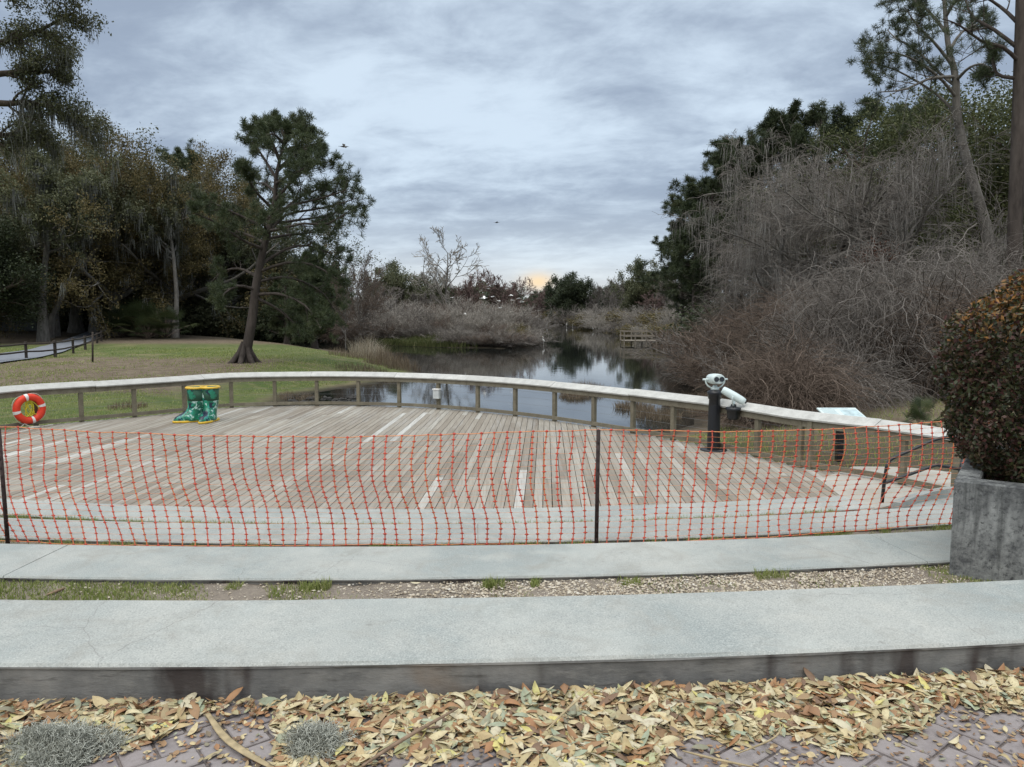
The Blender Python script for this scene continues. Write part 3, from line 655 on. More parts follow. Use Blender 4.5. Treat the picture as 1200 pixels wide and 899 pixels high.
m = MB(); lathe(m, [(.135,.03),(.13,.3),(.118,.9),(.112,1.05),(.135,1.07),(.135,1.14),(.15,1.16),(.15,1.21),(.06,1.26),(.05,1.30)], sides=24); m.build('column', M_black, t)
m = MB(); lathe(m, [(.05,1.24),(.085,1.25),(.085,1.29),(.05,1.31),(.04,1.34)], sides=20); m.build('collar', M_vw, t)
viewer_head(t, 1.44, .05, math.pi+.1, True)
q = ss[np.argmin(abs(pxs-868))]; p = rc(q); t2 = nrm(rc(q+.05)-rc(q-.05)); n2 = face_in(p, t2)
t = thing('tower_viewer', 'small white tilted viewer on a black bracket fixed to the railing', 'viewer', (p[0]+n2[0]*.2, p[1]+n2[1]*.2, ZD+.70))
m = MB(); lathe(m, [(.0,.0),(.10,.0),(.115,.04),(.125,.17),(.15,.18),(.15,.24),(.06,.25),(.05,.30)], sides=22); box(m, (-n2[0]*.12, -n2[1]*.12, .1), (.1,.22,.1), rotz(math.atan2(n2[1], n2[0])+math.pi/2)); m.build('bracket', M_black, t)
viewer_head(t, .44, .50, math.radians(68), False)
# small grey box on a railing post
p = rc(sps[11]); t2 = nrm(rc(sps[11]+.05)-rc(sps[11]-.05)); n2 = face_in(p, t2)
t = thing('post_box', 'small pale grey box with a lid fixed on a railing post before the water', 'box', (p[0]+n2[0]*.1, p[1]+n2[1]*.1, ZD+.32), math.atan2(t2[1], t2[0]))
M_gbox = plain('grey_plastic', (.52,.54,.53), .5, .3); m = MB(); box(m, (0,0,.13), (.20,.12,.26), None, .5, 0, .012); m.build('case', M_gbox, t)
m = MB(); box(m, (0,.0,.275), (.23,.15,.035), None, .5, 0, .01); m.build('lid', M_white, t)
# ------------------------------------------------------------------ information panel
M_panel = plain('panel_white', (.62,.70,.68), .3, .4, .05, 4); M_print = plain('panel_print', (.36,.46,.47), .4, .3, .15, 30); M_pic = plain('panel_picture', (.45,.56,.57), .4, .3, .3, 9)
Y0 = 15.4; a = atd(983, 540, Y0); px_ = a[0]; t = thing('information_panel', 'slanted white information panel on a black post behind the railing', 'sign', (px_, Y0, ZD-.2))
m = MB(); box(m, (0,0,.44), (.13,.13,.88), None, .5, 0, .01); m.build('post', M_black, t)
Rt = rotx(math.radians(14)); c = np.array([.02, 0, .98]); m = MB(); box(m, c, (.80,.60,.035), Rt, .5, 0, .006); m.build('panel', M_panel, t)
m = MB()
for k in range(7): box(m, c+Rt@np.array([-.22, .18-k*.055, .0195]), (.30-.06*rs.rand(), .012, .002), Rt)
m.build('text_lines', M_print, t); m = MB(); box(m, c+Rt@np.array([.19, .0, .0195]), (.34,.36,.002), Rt); box(m, c+Rt@np.array([-.05, .25, .0195]), (.55,.03,.002), Rt); m.build('picture', M_pic, t)
m = MB(); box(m, (0,-.02,.92), (.3,.3,.06), Rt); m.build('bracket', M_black, t)
# ------------------------------------------------------------------ handrail
a = at(1033, 590, -1.18); b = at(1118, 590, -1.18); d = nrm(b-a); Ls = np.linalg.norm(b-a)
hr = thing('handrail', 'black bent steel handrail by the steps beside the concrete planter', 'handrail', a)
def hp(x, z): return d*x+np.array([0,0,z])
def zpx(px, py): x = (px-1033)/85*Ls; Y = (a+d*x)[1]; return atd(px, py, Y)[2]+1.18
pts = [(1033.5,589),(1035,565),(1037,548),(1040,540),(1046,536),(1066,527),(1088,517),(1102,513),(1110,514),(1120,520),(1125,527),(1126,535),(1123,555),(1119,590)]
P = np.array([hp((x-1033)/85*Ls, zpx(x, y)) for x, y in pts]); n0 = 4; n1 = 11
m = MB(); tubes(m, cat(P[3:12], 5), np.full(len(cat(P[3:12], 5)), .024), 8, .5); m.build('top_rail', M_black, hr)
for w in (P[:4], P[11:]): m = MB(); tubes(m, w, np.full(len(w), .026), 8, .5, cap=True); m.build('leg', M_black, hr)
P = np.array([hp((x-1033)/85*Ls, zpx(x, y)) for x, y in [(1036,566),(1064,556),(1092,546),(1100,546),(1123,550)]]); m = MB(); tubes(m, cat(P, 5), np.full(21, .025), 8, .5); m.build('lower_rail', M_black, hr)
# ------------------------------------------------------------------ planter and bush
A0 = at(1112, 672.5, L2-.03)[:2]; A1 = at(1192, 686, L2-.03)[:2]; du = nrm(A1-A0); dv = np.array([-du[1], du[0]])
if dv[0] < 0: dv = -dv
zt = .355; pl = thing('concrete_planter', 'stained grey concrete planter box at the right edge holding the bush', 'planter', (A0[0], A0[1], 0))
def pw(u0, u1, v0, v1, z_0, z_1, m_, name):
    m = MB(); c = du*(u0+u1)/2+dv*(v0+v1)/2; box(m, (c[0], c[1], (z_0+z_1)/2), (u1-u0, v1-v0, z_1-z_0), rotz(math.atan2(du[1], du[0])), .5, 0, .012); return m.build(name, m_, pl)
pw(0, 2.4, 0, .16, -.7, zt, M_planter, 'wall'); pw(0, .16, .163, 1.9, -.7, zt, M_planter, 'wall'); pw(2.24, 2.4, .163, 1.9, -.7, zt, M_planter, 'wall'); pw(.163, 2.237, 1.74, 1.9, -.7, zt, M_planter, 'wall')
pw(.163, 2.237, .163, 1.737, -.6, zt-.08, M_soil, 'soil')
M_bushleaf = foliage('bush_leaf', [(0,(.02,.024,.01)),(.3,(.06,.07,.024)),(.5,(.11,.04,.038)),(.72,(.10,.10,.035)),(.86,(.28,.13,.035)),(1,(.50,.24,.07))], .45, .4, .12, .2)
M_twigd = twig('dark_twig', (.03,.022,.018), (.09,.07,.055))
M_core = plain('bush_shade', (.012,.012,.008), 1, 0)
cb = np.array([4.33, 5.95, .98]); bt = thing('hedge_bush', 'dense clipped bush of small green, burgundy and orange leaves in the planter', 'bush', (cb[0], cb[1], .27))
n = 46000; dd = rdir(n); el = np.array([.74, .85, .84]); pw_ = np.abs(dd)**2.6
rad = (pw_.sum(1))**(-1/2.6); lump = 1+.05*np.sin(dd[:,0]*9+dd[:,2]*5)+.05*np.sin(dd[:,1]*11+dd[:,2]*8)+.02*np.sin(dd[:,0]*27+dd[:,2]*31)*np.sin(dd[:,1]*23)
sg = rdir(220); prox = (dd@sg.T).max(1); lump = lump+.10*smooth(.990, .999, prox)*rs.rand(n)
rr2 = rad*lump*(1-.22*rs.rand(n)**2.2); C = dd*rr2[:,None]*el; C[:,2] = np.clip(C[:,2]+.72, -.05, 9)
rn = rs.rand(n)*.66; hi = (C[:,2] > .95+.45*rs.rand(n)) & (rs.rand(n) < .62*smooth(.8, 1.5, C[:,2])); rn[hi] = .74+.26*rs.rand(hi.sum())
m = MB(); leaves(m, C, .046, .024, 0, rn); m.build('foliage', M_bushleaf, bt)
m = MB(); st = np.zeros((60,6,3)); tgt = rdir(60)*el*.85; tgt[:,2] = np.abs(tgt[:,2])+.5
for k in range(6): st[:,k] = tgt*(k/5)+rs.normal(size=(60,3))*.03+np.array([0,0,-.05])*(k==0)
tubes(m, st, np.linspace(.018,.004,6)[None].repeat(60,0), 5); m.build('branches', M_twigd, bt)
# ------------------------------------------------------------------ leaf litter on the paving
def f_leaf(G):
    k = G.ramp(G.attr(), [(0,(.52,.47,.34)),(.2,(.58,.50,.30)),(.38,(.46,.34,.17)),(.52,(.38,.35,.20)),(.64,(.30,.19,.10)),(.78,(.36,.18,.08)),(.88,(.16,.105,.07)),(.94,(.34,.39,.27)),(1,(.56,.49,.17))])
    k = G.mix(G.mr(G.noise(G.obj(), 60, 3), .45, .75, 0, .5), k, (.24,.15,.09)); G.color(k)
M_leaf = mat('dry_leaf', f_leaf, .6, .35)
def leaf_mesh(m, C, L, Wd, rz, tx, ty, curl, rnd):
    n = len(C); u = np.linspace(-1, 1, 7); w = np.array([.06,.62,.92,1,.88,.55,.03])
    V = np.zeros((n, 7, 3, 3))
    for j, s in enumerate((-1, 0, 1)):
        V[:,:,j,0] = u[None]*L[:,None]/2; V[:,:,j,1] = s*w[None]*Wd[:,None]/2
        V[:,:,j,2] = curl[:,None]*(u[None]**2)*L[:,None]*.5+abs(s)*.35*Wd[:,None]*w[None]*np.sign(curl)[:,None]*(.3+np.abs(curl)[:,None])
    V = V.reshape(n, 21, 3)
    c, s = np.cos(tx), np.sin(tx); Y = V[...,1]*c[:,None]-V[...,2]*s[:,None]; Z = V[...,1]*s[:,None]+V[...,2]*c[:,None]; V[...,1] = Y; V[...,2] = Z
    c, s = np.cos(ty), np.sin(ty); X = V[...,0]*c[:,None]+V[...,2]*s[:,None]; Z = -V[...,0]*s[:,None]+V[...,2]*c[:,None]; V[...,0] = X; V[...,2] = Z
    c, s = np.cos(rz), np.sin(rz); X = V[...,0]*c[:,None]-V[...,1]*s[:,None]; Y = V[...,0]*s[:,None]+V[...,1]*c[:,None]; V[...,0] = X; V[...,1] = Y
    V[...,2] -= V[...,2].min(1, keepdims=True)*.8
    V += C[:,None,:]
    k = np.arange(6)[:,None]*3; j = np.arange(2)[None]; q = np.stack([k+j, k+j+1, k+3+j+1, k+3+j], -1).reshape(-1,4)
    m.add(V.reshape(-1,3), (q[None]+np.arange(n)[:,None,None]*21).reshape(-1,4), np.repeat(rnd, 12), True)
nL = 11000; X = rs.uniform(-3.1, 3.0, nL); wv = rs.rand(nL)**1.25
depth = np.interp(X, [-3.1,-1.35,-1.22,-.95,-.8,-.2,.6,1.05,1.3,1.8,3], [.33,.30,.10,.05,.42,.42,.40,.33,.30,.22,.20])*(1+.25*np.sin(X*6)+.15*np.sin(X*17))
dens_ = np.interp(X, [-3.1,-1.35,-1.2,-.95,-.85,0,1.2,3], [.5,.5,.05,.04,.75,1,1,.9])
keep = rs.rand(nL) < dens_; X = X[keep]; wv = wv[keep]; depth = depth[keep]; n = len(X)
wall = CY-np.sqrt((CY-3.02)**2-(X-CX)**2); d_ = wv*depth*1.15+.005; Y = wall-d_-.03
pile = np.interp(X, [-3,-1.3,-.8,.3,1.2,3], [.012,.01,.02,.036,.042,.034])*np.clip(1-d_/(depth+.02), 0, 1)**.8
Z = .004+pile*rs.rand(n)**.5
cv = [.04]*5
rn = rs.beta(1.0, 1.05, n); rn[rs.rand(n) < .05] = .93; rn[rs.rand(n) < .02] = 1.; rn[rs.rand(n) < .25*(pile/.07)] = .87
m = MB(); nf_ = 4200; Xf = rs.uniform(-3.1, 3.0, nf_); wf = rs.rand(nf_)**1.4; Yf = CY-np.sqrt((CY-3.02)**2-(Xf-CX)**2)-.035-wf*.75*np.interp(Xf, [-3.1,-1.3,-.9,1,3],[.8,.5,.6,.9,.7]); Lf = rs.uniform(.012,.035,nf_); leaf_mesh(m, np.stack([Xf,Yf,np.full(nf_,.004)+.03*(wf<.25)*rs.rand(nf_)],-1), Lf, Lf*rs.uniform(.25,.8,nf_), rs.uniform(0,6.28,nf_), rs.normal(size=nf_)*.2, rs.normal(size=nf_)*.2, rs.normal(size=nf_)*.3, rs.choice([.66,.78,.87,.88,.3,.6], nf_)+rs.normal(size=nf_)*.02)
no_ = 260; Xf = rs.uniform(-3.0, 3.0, no_); Yf = CY-np.sqrt((CY-3.02)**2-(Xf-CX)**2)-.05-rs.rand(no_)*.62; Lf = rs.uniform(.04,.09,no_); ko = rs.rand(no_) < .55; leaf_mesh(m, np.stack([Xf,Yf,np.full(no_,.004)],-1)[ko], Lf[ko], Lf[ko]*.33, rs.uniform(0,6.28,no_)[ko], rs.normal(size=no_)[ko]*.25, rs.normal(size=no_)[ko]*.15, rs.normal(size=no_)[ko]*.4, rs.beta(1.1,1.3,no_)[ko])
L = rs.uniform(.042, .098, n)*(.75+.5*rs.rand(n)); leaf_mesh(m, np.stack([X,Y,Z],-1), L, L*rs.uniform(.24,.42,n), rs.uniform(0,6.28,n), rs.normal(size=n)*.27, rs.normal(size=n)*.17, rs.normal(size=n)*.26, rn)
tag(m.build('leaf_litter', M_leaf), 'drift of dry yellow, tan and brown leaves along the foot of the nearest ledge', 'leaves', kind='stuff')
# loose leaves lying apart on the bricks and on the strip
def one_leaf(px, py, z, L_, rz_, rnd, label, curl=.3, wd=.34):
    p = at(px, py, z+.005); m = MB(); leaf_mesh(m, np.zeros((1,3)), np.array([L_]), np.array([L_*wd]), np.array([rz_]), np.array([.1]), np.array([.05]), np.array([curl]), np.array([rnd]))
    o = m.build('fallen_leaf', M_leaf); o.location = tuple(p); tag(o, label, 'leaf', 'single fallen leaves'); return o
one_leaf(153, 878, 0, .08, 1.3, .02, 'pale cream leaf lying on the bricks right of the left moss clump')
one_leaf(348, 836, 0, .09, .1, .72, 'reddish brown leaf lying against the ledge left of the leaf drift', .2)
one_leaf(338, 842, 0, .06, .3, .0, 'small whitish leaf just in front of the reddish leaf by the ledge')
one_leaf(198, 857, 0, .07, 1.1, .4, 'curled orange leaf standing alone on bare bricks at the left', .5)
one_leaf(265, 838, 0, .055, -.2, .30, 'small golden leaf beside the long dry strap leaf')
one_leaf(487, 684, L2-.03, .08, .1, .08, 'single light tan leaf on the soil strip beyond the nearest ledge')
one_leaf(1010, 868, 0, .09, -.3, .5, 'tan leaf lying on the bare bricks at the lower right')
M_strap = plain('dry_strap', (.36,.28,.16), .6, .3, .25, 30); M_stick = plain('dry_stick', (.22,.15,.10), .8, .2, .3, 30)
def strap(name, pts, w, m_, label, cat_, flat=.25, z=0.0):
    P = np.array([at(x, y, z+zz_) for x, y, zz_ in pts]); C = cat(P, 6); rings = []; n = len(C); a = np.arange(8)/8*2*np.pi
    for k, c in enumerate(C):
        t = nrm(C[min(k+1,n-1)]-C[max(k-1,0)]); s = nrm(np.cross(t, (0,0,1))); u_ = np.cross(s, t); w_ = w*(.35+.65*math.sin(math.pi*min(.97,max(.06,k/(n-1))))**.5)
        rings.append(c+np.cos(a)[:,None]*s*w_+np.sin(a)[:,None]*u_*w_*flat)
    m = MB(); loft(m, rings); return tag(m.build(name, m_), label, cat_)
strap('strap_leaf', [(243,836,.03),(262,862,.02),(285,880,.02),(320,900,.015)], .016, M_strap, 'long tan dry strap shaped leaf lying across the bare bricks', 'leaf', .15)
strap('stick', [(424,898,.03),(470,868,.05),(536,830,.055)], .008, M_stick, 'brown stick lying diagonally on the leaf drift left of centre', 'stick', .8)
strap('stick', [(640,856,.05),(668,828,.08),(697,803,.11)], .0055, M_strap, 'thin pale stalk poking up from the leaf drift before the ledge', 'stick', .6)
strap('stick', [(862,884,.02),(905,866,.03),(918,850,.04)], .004, M_strap, 'thin forked twig on the leaf drift right of centre', 'stick', .9)
strap('stick', [(800,880,.02),(840,890,.02),(884,899,.02)], .005, M_strap, 'slender pale stalk near the bottom edge on the litter', 'stick', .9)
strap('stick', [(55,697,.01),(66,693,.02),(76,689,.03)], .012, M_stick, 'short brown twig lying in the grass strip at the left', 'stick', .9, L2-.04)
# clumps of Spanish moss on the ground
def f_moss(G): G.color(G.ramp(G.attr(), [(0,(.20,.20,.165)),(.5,(.40,.405,.345)),(1,(.60,.60,.52))]))
M_moss = mat('grey_moss', f_moss, .9, .1)
def moss_clump(px, py, rx, ry, n, label):
    p = at(px, py, 0); m = MB(); K = 7; r = np.sqrt(rs.rand(n)); a = rs.uniform(0, 6.28, n); P = np.zeros((n,K,3)); hgt = .085*(1-r**1.6)*(.7+.5*np.sin(a*2+r*5))
    P[:,0] = np.stack([r*rx*np.cos(a)*(1+.25*np.sin(3*a)), r*ry*np.sin(a), .005+hgt*rs.rand(n)], -1); D = rdir(n); D[:,2] *= .4
    for k in range(1,K): P[:,k] = P[:,k-1]+D*.011; D = nrm(D+rs.normal(size=(n,3))*.6); P[:,k,2] = np.clip(P[:,k,2], .003, .11)
    tubes(m, P, np.full((n,K), .0011), 3); o = m.build('moss_clump', M_moss); o.location = tuple(p); tag(o, label, 'moss', 'fallen clumps of grey moss')
moss_clump(72, 880, .19, .12, 5200, 'large fluffy grey moss clump on the bricks at the lower left corner')
moss_clump(372, 877, .11, .09, 3000, 'smaller grey moss clump at the left end of the thick leaf drift')
# pebbles, grass on the strips
def pebbles(name, n, s0, s1, x0, x1, z, size, label, fn=None):
    X = rs.uniform(x0, x1, n*2); s = rs.uniform(s0, s1, n*2)
    if fn is not None: k = rs.rand(len(X)) < fn(X); X = X[k]; s = s[k]
    X = X[:n]; s = s[:n]; n = len(X); Y = CY-np.sqrt((CY-s)**2-(X-CX)**2)
    o6 = np.array([(1,0,0),(-1,0,0),(0,1,0),(0,-1,0),(0,0,.7),(0,0,-.7)]); sz = size*(.4+rs.rand(n)**2*1.3); R = rs.uniform(.6,1.2,(n,6,3))
    V = np.stack([X,Y,np.full(n,z)],-1)[:,None,:]+o6[None]*R*sz[:,None,None]; m = MB(); m.add(V.reshape(-1,3), (tri[None]+np.arange(n)[:,None,None]*6).reshape(-1,3), np.repeat(rs.rand(n),8))
    return tag(m.build(name, M_peb), label, 'gravel', kind='stuff')
def f_peb(G): G.color(G.ramp(G.attr(), [(0,(.30,.24,.17)),(.4,(.50,.43,.33)),(.75,(.62,.56,.46)),(.9,(.22,.17,.12)),(1,(.70,.66,.58))]))
M_peb = mat('pebble', f_peb, .8, .2)
pebbles('gravel', 15000, 4.7, 5.42, -3.3, 4.2, L2-.037, .0085, 'pale tan gravel on the soil strip between the two nearest ledges', lambda x: np.interp(x, [-3.3,-1.3,-.6,.2,2.2,3.4], [.04,.12,.45,1,1,.35]))
M_grass = foliage('grass_blade', [(0,(.15,.18,.05)),(.4,(.24,.29,.08)),(.75,(.33,.35,.13)),(1,(.50,.43,.26))], .6, .2, .25, .3)
def blades(m, B, h, w=.004, lean=.5):
    n = len(B); a = rs.uniform(0, 6.28, n); h = np.broadcast_to(h, (n,))*(.5+.8*rs.rand(n)); s = np.stack([np.cos(a), np.sin(a), 0*a], -1)*np.broadcast_to(w,(n,))[:,None]
    ln = rdir(n); ln[:,2] = 0; ln *= (lean*rs.rand(n)*h)[:,None]; M1 = B+ln*.35+np.array([0,0,1])*(h*.6)[:,None]; T = B+ln+np.array([0,0,1])*(h*.95)[:,None]
    V = np.stack([B-s, B+s, M1+s*.7, M1-s*.7, T], 1); r = rs.rand(n); n0 = m.n
    m.add(V.reshape(-1,3), np.array([0,1,2,3])+np.arange(n)[:,None]*5, r); m.f.append(((np.array([3,2,4])+np.arange(n)[:,None]*5).astype(np.int32)+n0, r.astype(np.float32), False, 0))
def arc_grass(m, n, s0, s1, x0, x1, z, h, fn):
    X = rs.uniform(x0, x1, n); s = s0+(s1-s0)*rs.rand(n); k = rs.rand(n) < fn(X, s); X = X[k]; s = s[k]
    blades(m, np.stack([X, CY-np.sqrt((CY-s)**2-(X-CX)**2), np.full(len(X), z)], -1), h, .0035, 1.3)
m = MB()
def fn2(X, s):
    c = .5+.5*np.sin(X*5.1+1.1*np.sin(X*3.3)+s*4); left = np.interp(X, [-3.6,-2.35,-2.1,-1.7,-1.2,0,3.0,3.25,3.9], [1,1,.25,.75,.2,.12,.15,.8,.9])
    return left*np.where(X < -2.3, 1, np.where(X > 3.1, 1, (c > .60)*.8))
arc_grass(m, 42000, 4.55, 5.40, -4.2, 4.4, L2-.05, .036, fn2)
# tufts against the edge of the second ledge
for px in (293, 585, 628, 738, 918, 1190*.75, 575, 390, 372):
    c = at(px, 676, L2-.05)[0]; w_ = rs.uniform(.03,.10); arc_grass(m, int(rs.uniform(60,170)), 5.27, 5.39, c-w_, c+w_*rs.uniform(.3,1.2), L2-.05, rs.uniform(.04,.075), lambda X, s: np.ones(len(X)))
arc_grass(m, 9000, 7.56, 7.71, -6, 5, L3-.05, .065, lambda X, s: (np.sin(X*4)+np.sin(X*9.3+1) > .3)*.8+.08)
arc_grass(m, 16000, 9.68, 9.98, -9.5, 4.6, L4-.04, .085, lambda X, s: np.clip((np.sin(X*3+.6)+np.sin(X*7.3+1) > -.2)*.8+.25-.5*np.exp(-((X+.4)/1.4)**2), .1, 1))
tag(m.build('strip_grass', M_grass), 'short patchy grass and weeds growing along the soil strips between ledges', 'grass', kind='stuff')
# lawn blades beyond the deck
m = MB(); n = 70000; t_ = rs.rand(n)**.8; Yg = 17+t_*45; Xg = rs.uniform(-1, .05, n)*Yg*.75
B = np.stack([Xg, Yg], -1); z = H(Xg, Yg); dk_ = dpoly(Xg, Yg, WP); ins = inpoly(Xg, Yg, WP)
poly = [tuple(p) for p in RC]+[(8, 8), (-22, 8)]
out = ~inpoly(Xg, Yg, poly) & (z > ZW+.1) & ~ins; out &= rs.rand(n) < np.clip(.35+.6*(np.sin(Xg*.4+Yg*.3)+np.sin(Xg*.9-Yg*.55)), .12, 1)
B = np.c_[B, z][out]; blades(m, B, .05+.0006*B[:,1], .005+.0003*B[:,1], 1.2)
Xg = rs.uniform(5, 17, 9000); Yg = rs.uniform(13, 30, 9000); z = H(Xg, Yg); k = (z > ZW+.15)&~inpoly(Xg, Yg, poly); blades(m, np.stack([Xg,Yg,z],-1)[k], .10, .010, .8)
tag(m.build('lawn_grass', M_grass), 'patchy green and straw coloured grass of the lawn beyond the deck', 'grass', kind='stuff')
# ------------------------------------------------------------------ vegetation materials
M_barkg = bark('grey_bark', (.10,.09,.078), (.24,.22,.195)); M_barkd = bark('dark_bark', (.035,.028,.023), (.10,.08,.062)); M_barkp = bark('pine_bark', (.04,.033,.029), (.115,.095,.082), 3)
M_oak = foliage('oak_leaf', [(0,(.045,.052,.028)),(.4,(.088,.095,.048)),(.75,(.13,.132,.068)),(1,(.19,.175,.10))], .6, .3, .45)
M_olive = foliage('olive_leaf', [(0,(.07,.062,.028)),(.5,(.145,.12,.05)),(1,(.25,.185,.085))], .6, .2, .4)
M_dark = foliage('dark_leaf', [(0,(.022,.03,.016)),(.5,(.045,.058,.026)),(1,(.085,.10,.045))], .5, .35, .4)
M_needle = foliage('pine_needle', [(0,(.03,.042,.02)),(.5,(.06,.078,.035)),(.85,(.10,.11,.05)),(1,(.14,.12,.06))], .5, .3, .35)
M_twg = twig('grey_twig', (.11,.095,.082), (.29,.26,.23)); M_twb = twig('brown_twig', (.09,.065,.05), (.215,.165,.13)); M_twp = twig('pale_twig', (.20,.18,.15), (.46,.42,.37)); M_twr = twig('reddish_twig', (.12,.08,.072), (.25,.175,.155))
M_hang = twig('hanging_moss', (.11,.11,.095), (.28,.28,.25))
def scatter_on(P, n, sp, t0=.15):
    i = rs.randint(0, len(P), n); t = t0+(1-t0)*rs.rand(n); return interp(P[i], t)+rs.normal(size=(n,3))*sp
def moss_on(m, P, ncl, per, ln, rad=.03, t0=0.1):
    C = interp(P[rs.randint(0, len(P), ncl)], t0+(1-t0)*rs.rand(ncl)); n = ncl*per; L = ln*(.35+rs.rand(ncl)**1.5); B = np.repeat(C, per, 0)+rs.normal(size=(n,3))*np.array([.16,.16,.05]); Lr = np.repeat(L, per)*(.4+.8*rs.rand(n))
    K = 5; P5 = B[:,None,:]+np.zeros((n,K,3)); k = np.linspace(0,1,K)
    P5[:,:,2] -= k[None]*Lr[:,None]; P5[:,:,:2] += (rs.normal(size=(n,1,2))*.10*k[None,:,None]*np.minimum(Lr, 1.5)[:,None,None]+rs.normal(size=(n,K,2))*.02)
    tubes(m, P5, rad*np.array([.5,1,.85,.5,.08])[None]*(.5+rs.rand(n,1)), 3)
def stem(pts, r0, r1, K=10):
    C = cat(np.array(pts, float), 6); x = np.linspace(0, len(C)-1, K); P = np.stack([np.interp(x, np.arange(len(C)), C[:,i]) for i in range(3)], -1); R = np.linspace(r0, r1, K); return P[None], R[None]
def trunk_mesh(parts, m_, parent, sides=(12,8,5,3), name='trunk'):
    m = MB()
    for i, (P, R) in enumerate(parts): tubes(m, P, R, sides[min(i, len(sides)-1)])
    return m.build(name, m_, parent)
def flare(R, k=1.7):
    R = R.copy(); R[:,0] *= k; R[:,1] *= 1+(k-1)*.25; return R
STORE = (0, -400, -200)
def mk_oak(name, label, leafm, barkm, moss=True, nleaf=88000, leaf=.21, hgt=20., spread=1.0, dens=.38, lx=0):
    t = thing(name, label, 'tree', (0,0,0)); P0, R0 = stem([(0,0,-.4),(.2,.1,2.2),(.1+lx*.5,.3,4.6),(.5+lx,-.2,7.5),(.3+lx*1.3,.1,10.5)], .55, .28, 9); R0 = flare(R0, 1.6)
    P1, R1 = grow(P0, R0, 17, .28, 1, 1.1*spread, 1.05, .10, .10, 8, .62, .35, .15); P2, R2 = grow(P1, R1, 6, .2, 1, .55, .8, .06, .15, 6, .6, .4); P3, R3 = grow(P2, R2, 4, .25, 1, .6, .8, .0, .18, 5, .6, .3)
    top = P3[...,2].max(); sc_ = hgt/top
    for P in (P0, P1, P2, P3): P *= sc_
    trunk_mesh([(P0,R0),(P1,R1),(P2,R2),(P3,R3)], barkm, t); m = MB(); C = scatter_on(P3, nleaf, dens, .2); leaves(m, C, leaf, leaf*.55, .3); m.build('crown', leafm, t)
    if moss: m = MB(); moss_on(m, P3, 110, 8, 1.3, .032); moss_on(m, P2, 50, 8, 1.6, .033); m.build('hanging_moss', M_hang, t)
    t['h'] = hgt; return t
def mk_bare(name, label, tm, barkm, hgt=14., n=(9,6,6,4), up=.18, ang=.75, thin=.026):
    t = thing(name, label, 'tree', (0,0,0)); P0, R0 = stem([(0,0,-.4),(.1,.1,2),(-.1,.2,4),(.15,.1,6.5),(.1,-.1,9)], .20, .07, 9); R0 = flare(R0, 1.5)
    P1, R1 = grow(P0, R0, n[0], .22, 1, .62, ang, up, .08, 7, .6, .35); P2, R2 = grow(P1, R1, n[1], .15, 1, .5, .7, up*.7, .12, 6, .6, .3); P3, R3 = grow(P2, R2, n[2], .15, 1, .55, .65, up*.5, .15, 5, .65, .3); P4, R4 = grow(P3, R3, n[3], .2, 1, .6, .6, 0, .15, 4, .8, .3)
    sc_ = hgt/max(P4[...,2].max(), P3[...,2].max())
    for P in (P0,P1,P2,P3,P4): P *= sc_
    trunk_mesh([(P0,R0),(P1,R1),(P2,np.maximum(R2,thin*1.3))], barkm, t, (10,6,4)); m = MB(); tubes(m, P3, np.maximum(R3,thin*1.2), 3); tubes(m, P4, np.maximum(R4,thin), 3); m.build('twigs', tm, t); t['h'] = hgt; return t
def tufts(m, C, per, L, Wd, upb=.3):
    n = len(C)*per; D = rdir(n); D[:,2] += upb; D = nrm(D); B = np.repeat(C, per, 0); Lr = L*(.6+.6*rs.rand(n)); T = B+D*Lr[:,None]; s = nrm(np.cross(D, rdir(n)))*Wd/2
    V = np.stack([B-s*.4, B+s*.4, T+s*.5, T-s*.5], 1); m.add(V.reshape(-1,3), np.arange(4*n).reshape(n,4), np.repeat(rs.rand(len(C)), per)*.6+rs.rand(n)*.4)
def mk_pine(name, label, hgt=20., nl=26, low=.38, per=30, lean=0., L=.40, Wd=.06, w=.34, m_=None):
    t = thing(name, label, 'tree', (0,0,0)); P0, R0 = stem([(0,0,-.4),(.1+lean*.3,0,5),(lean*.7,.2,10),(lean,.1,15),(lean*1.2,0,19)], .34, .07, 12); R0 = flare(R0, 1.4)
    P1, R1 = grow(P0, R0, nl, low, .99, w, 1.25, .22, .08, 7, .38, .62); P2, R2 = grow(P1, R1, 7, .3, 1, .42, .75, .15, .12, 5, .6, .3); P3, R3 = grow(P2, R2, 4, .3, 1, .5, .7, .12, .12, 4, .7, .2)
    sc_ = hgt/P3[...,2].max()
    for P in (P0,P1,P2,P3): P *= sc_
    trunk_mesh([(P0,R0),(P1,R1),(P2,R2),(P3,np.maximum(R3,.01))], M_barkp, t, (10,6,4,3)); m = MB(); C = np.vstack([P3[:,-1], P3[:,-2], P2[:,-1]]); C = C+rs.normal(size=C.shape)*.06; tufts(m, C, per, L, Wd); m.build('crown', m_ or M_needle, t); t['h'] = hgt; return t
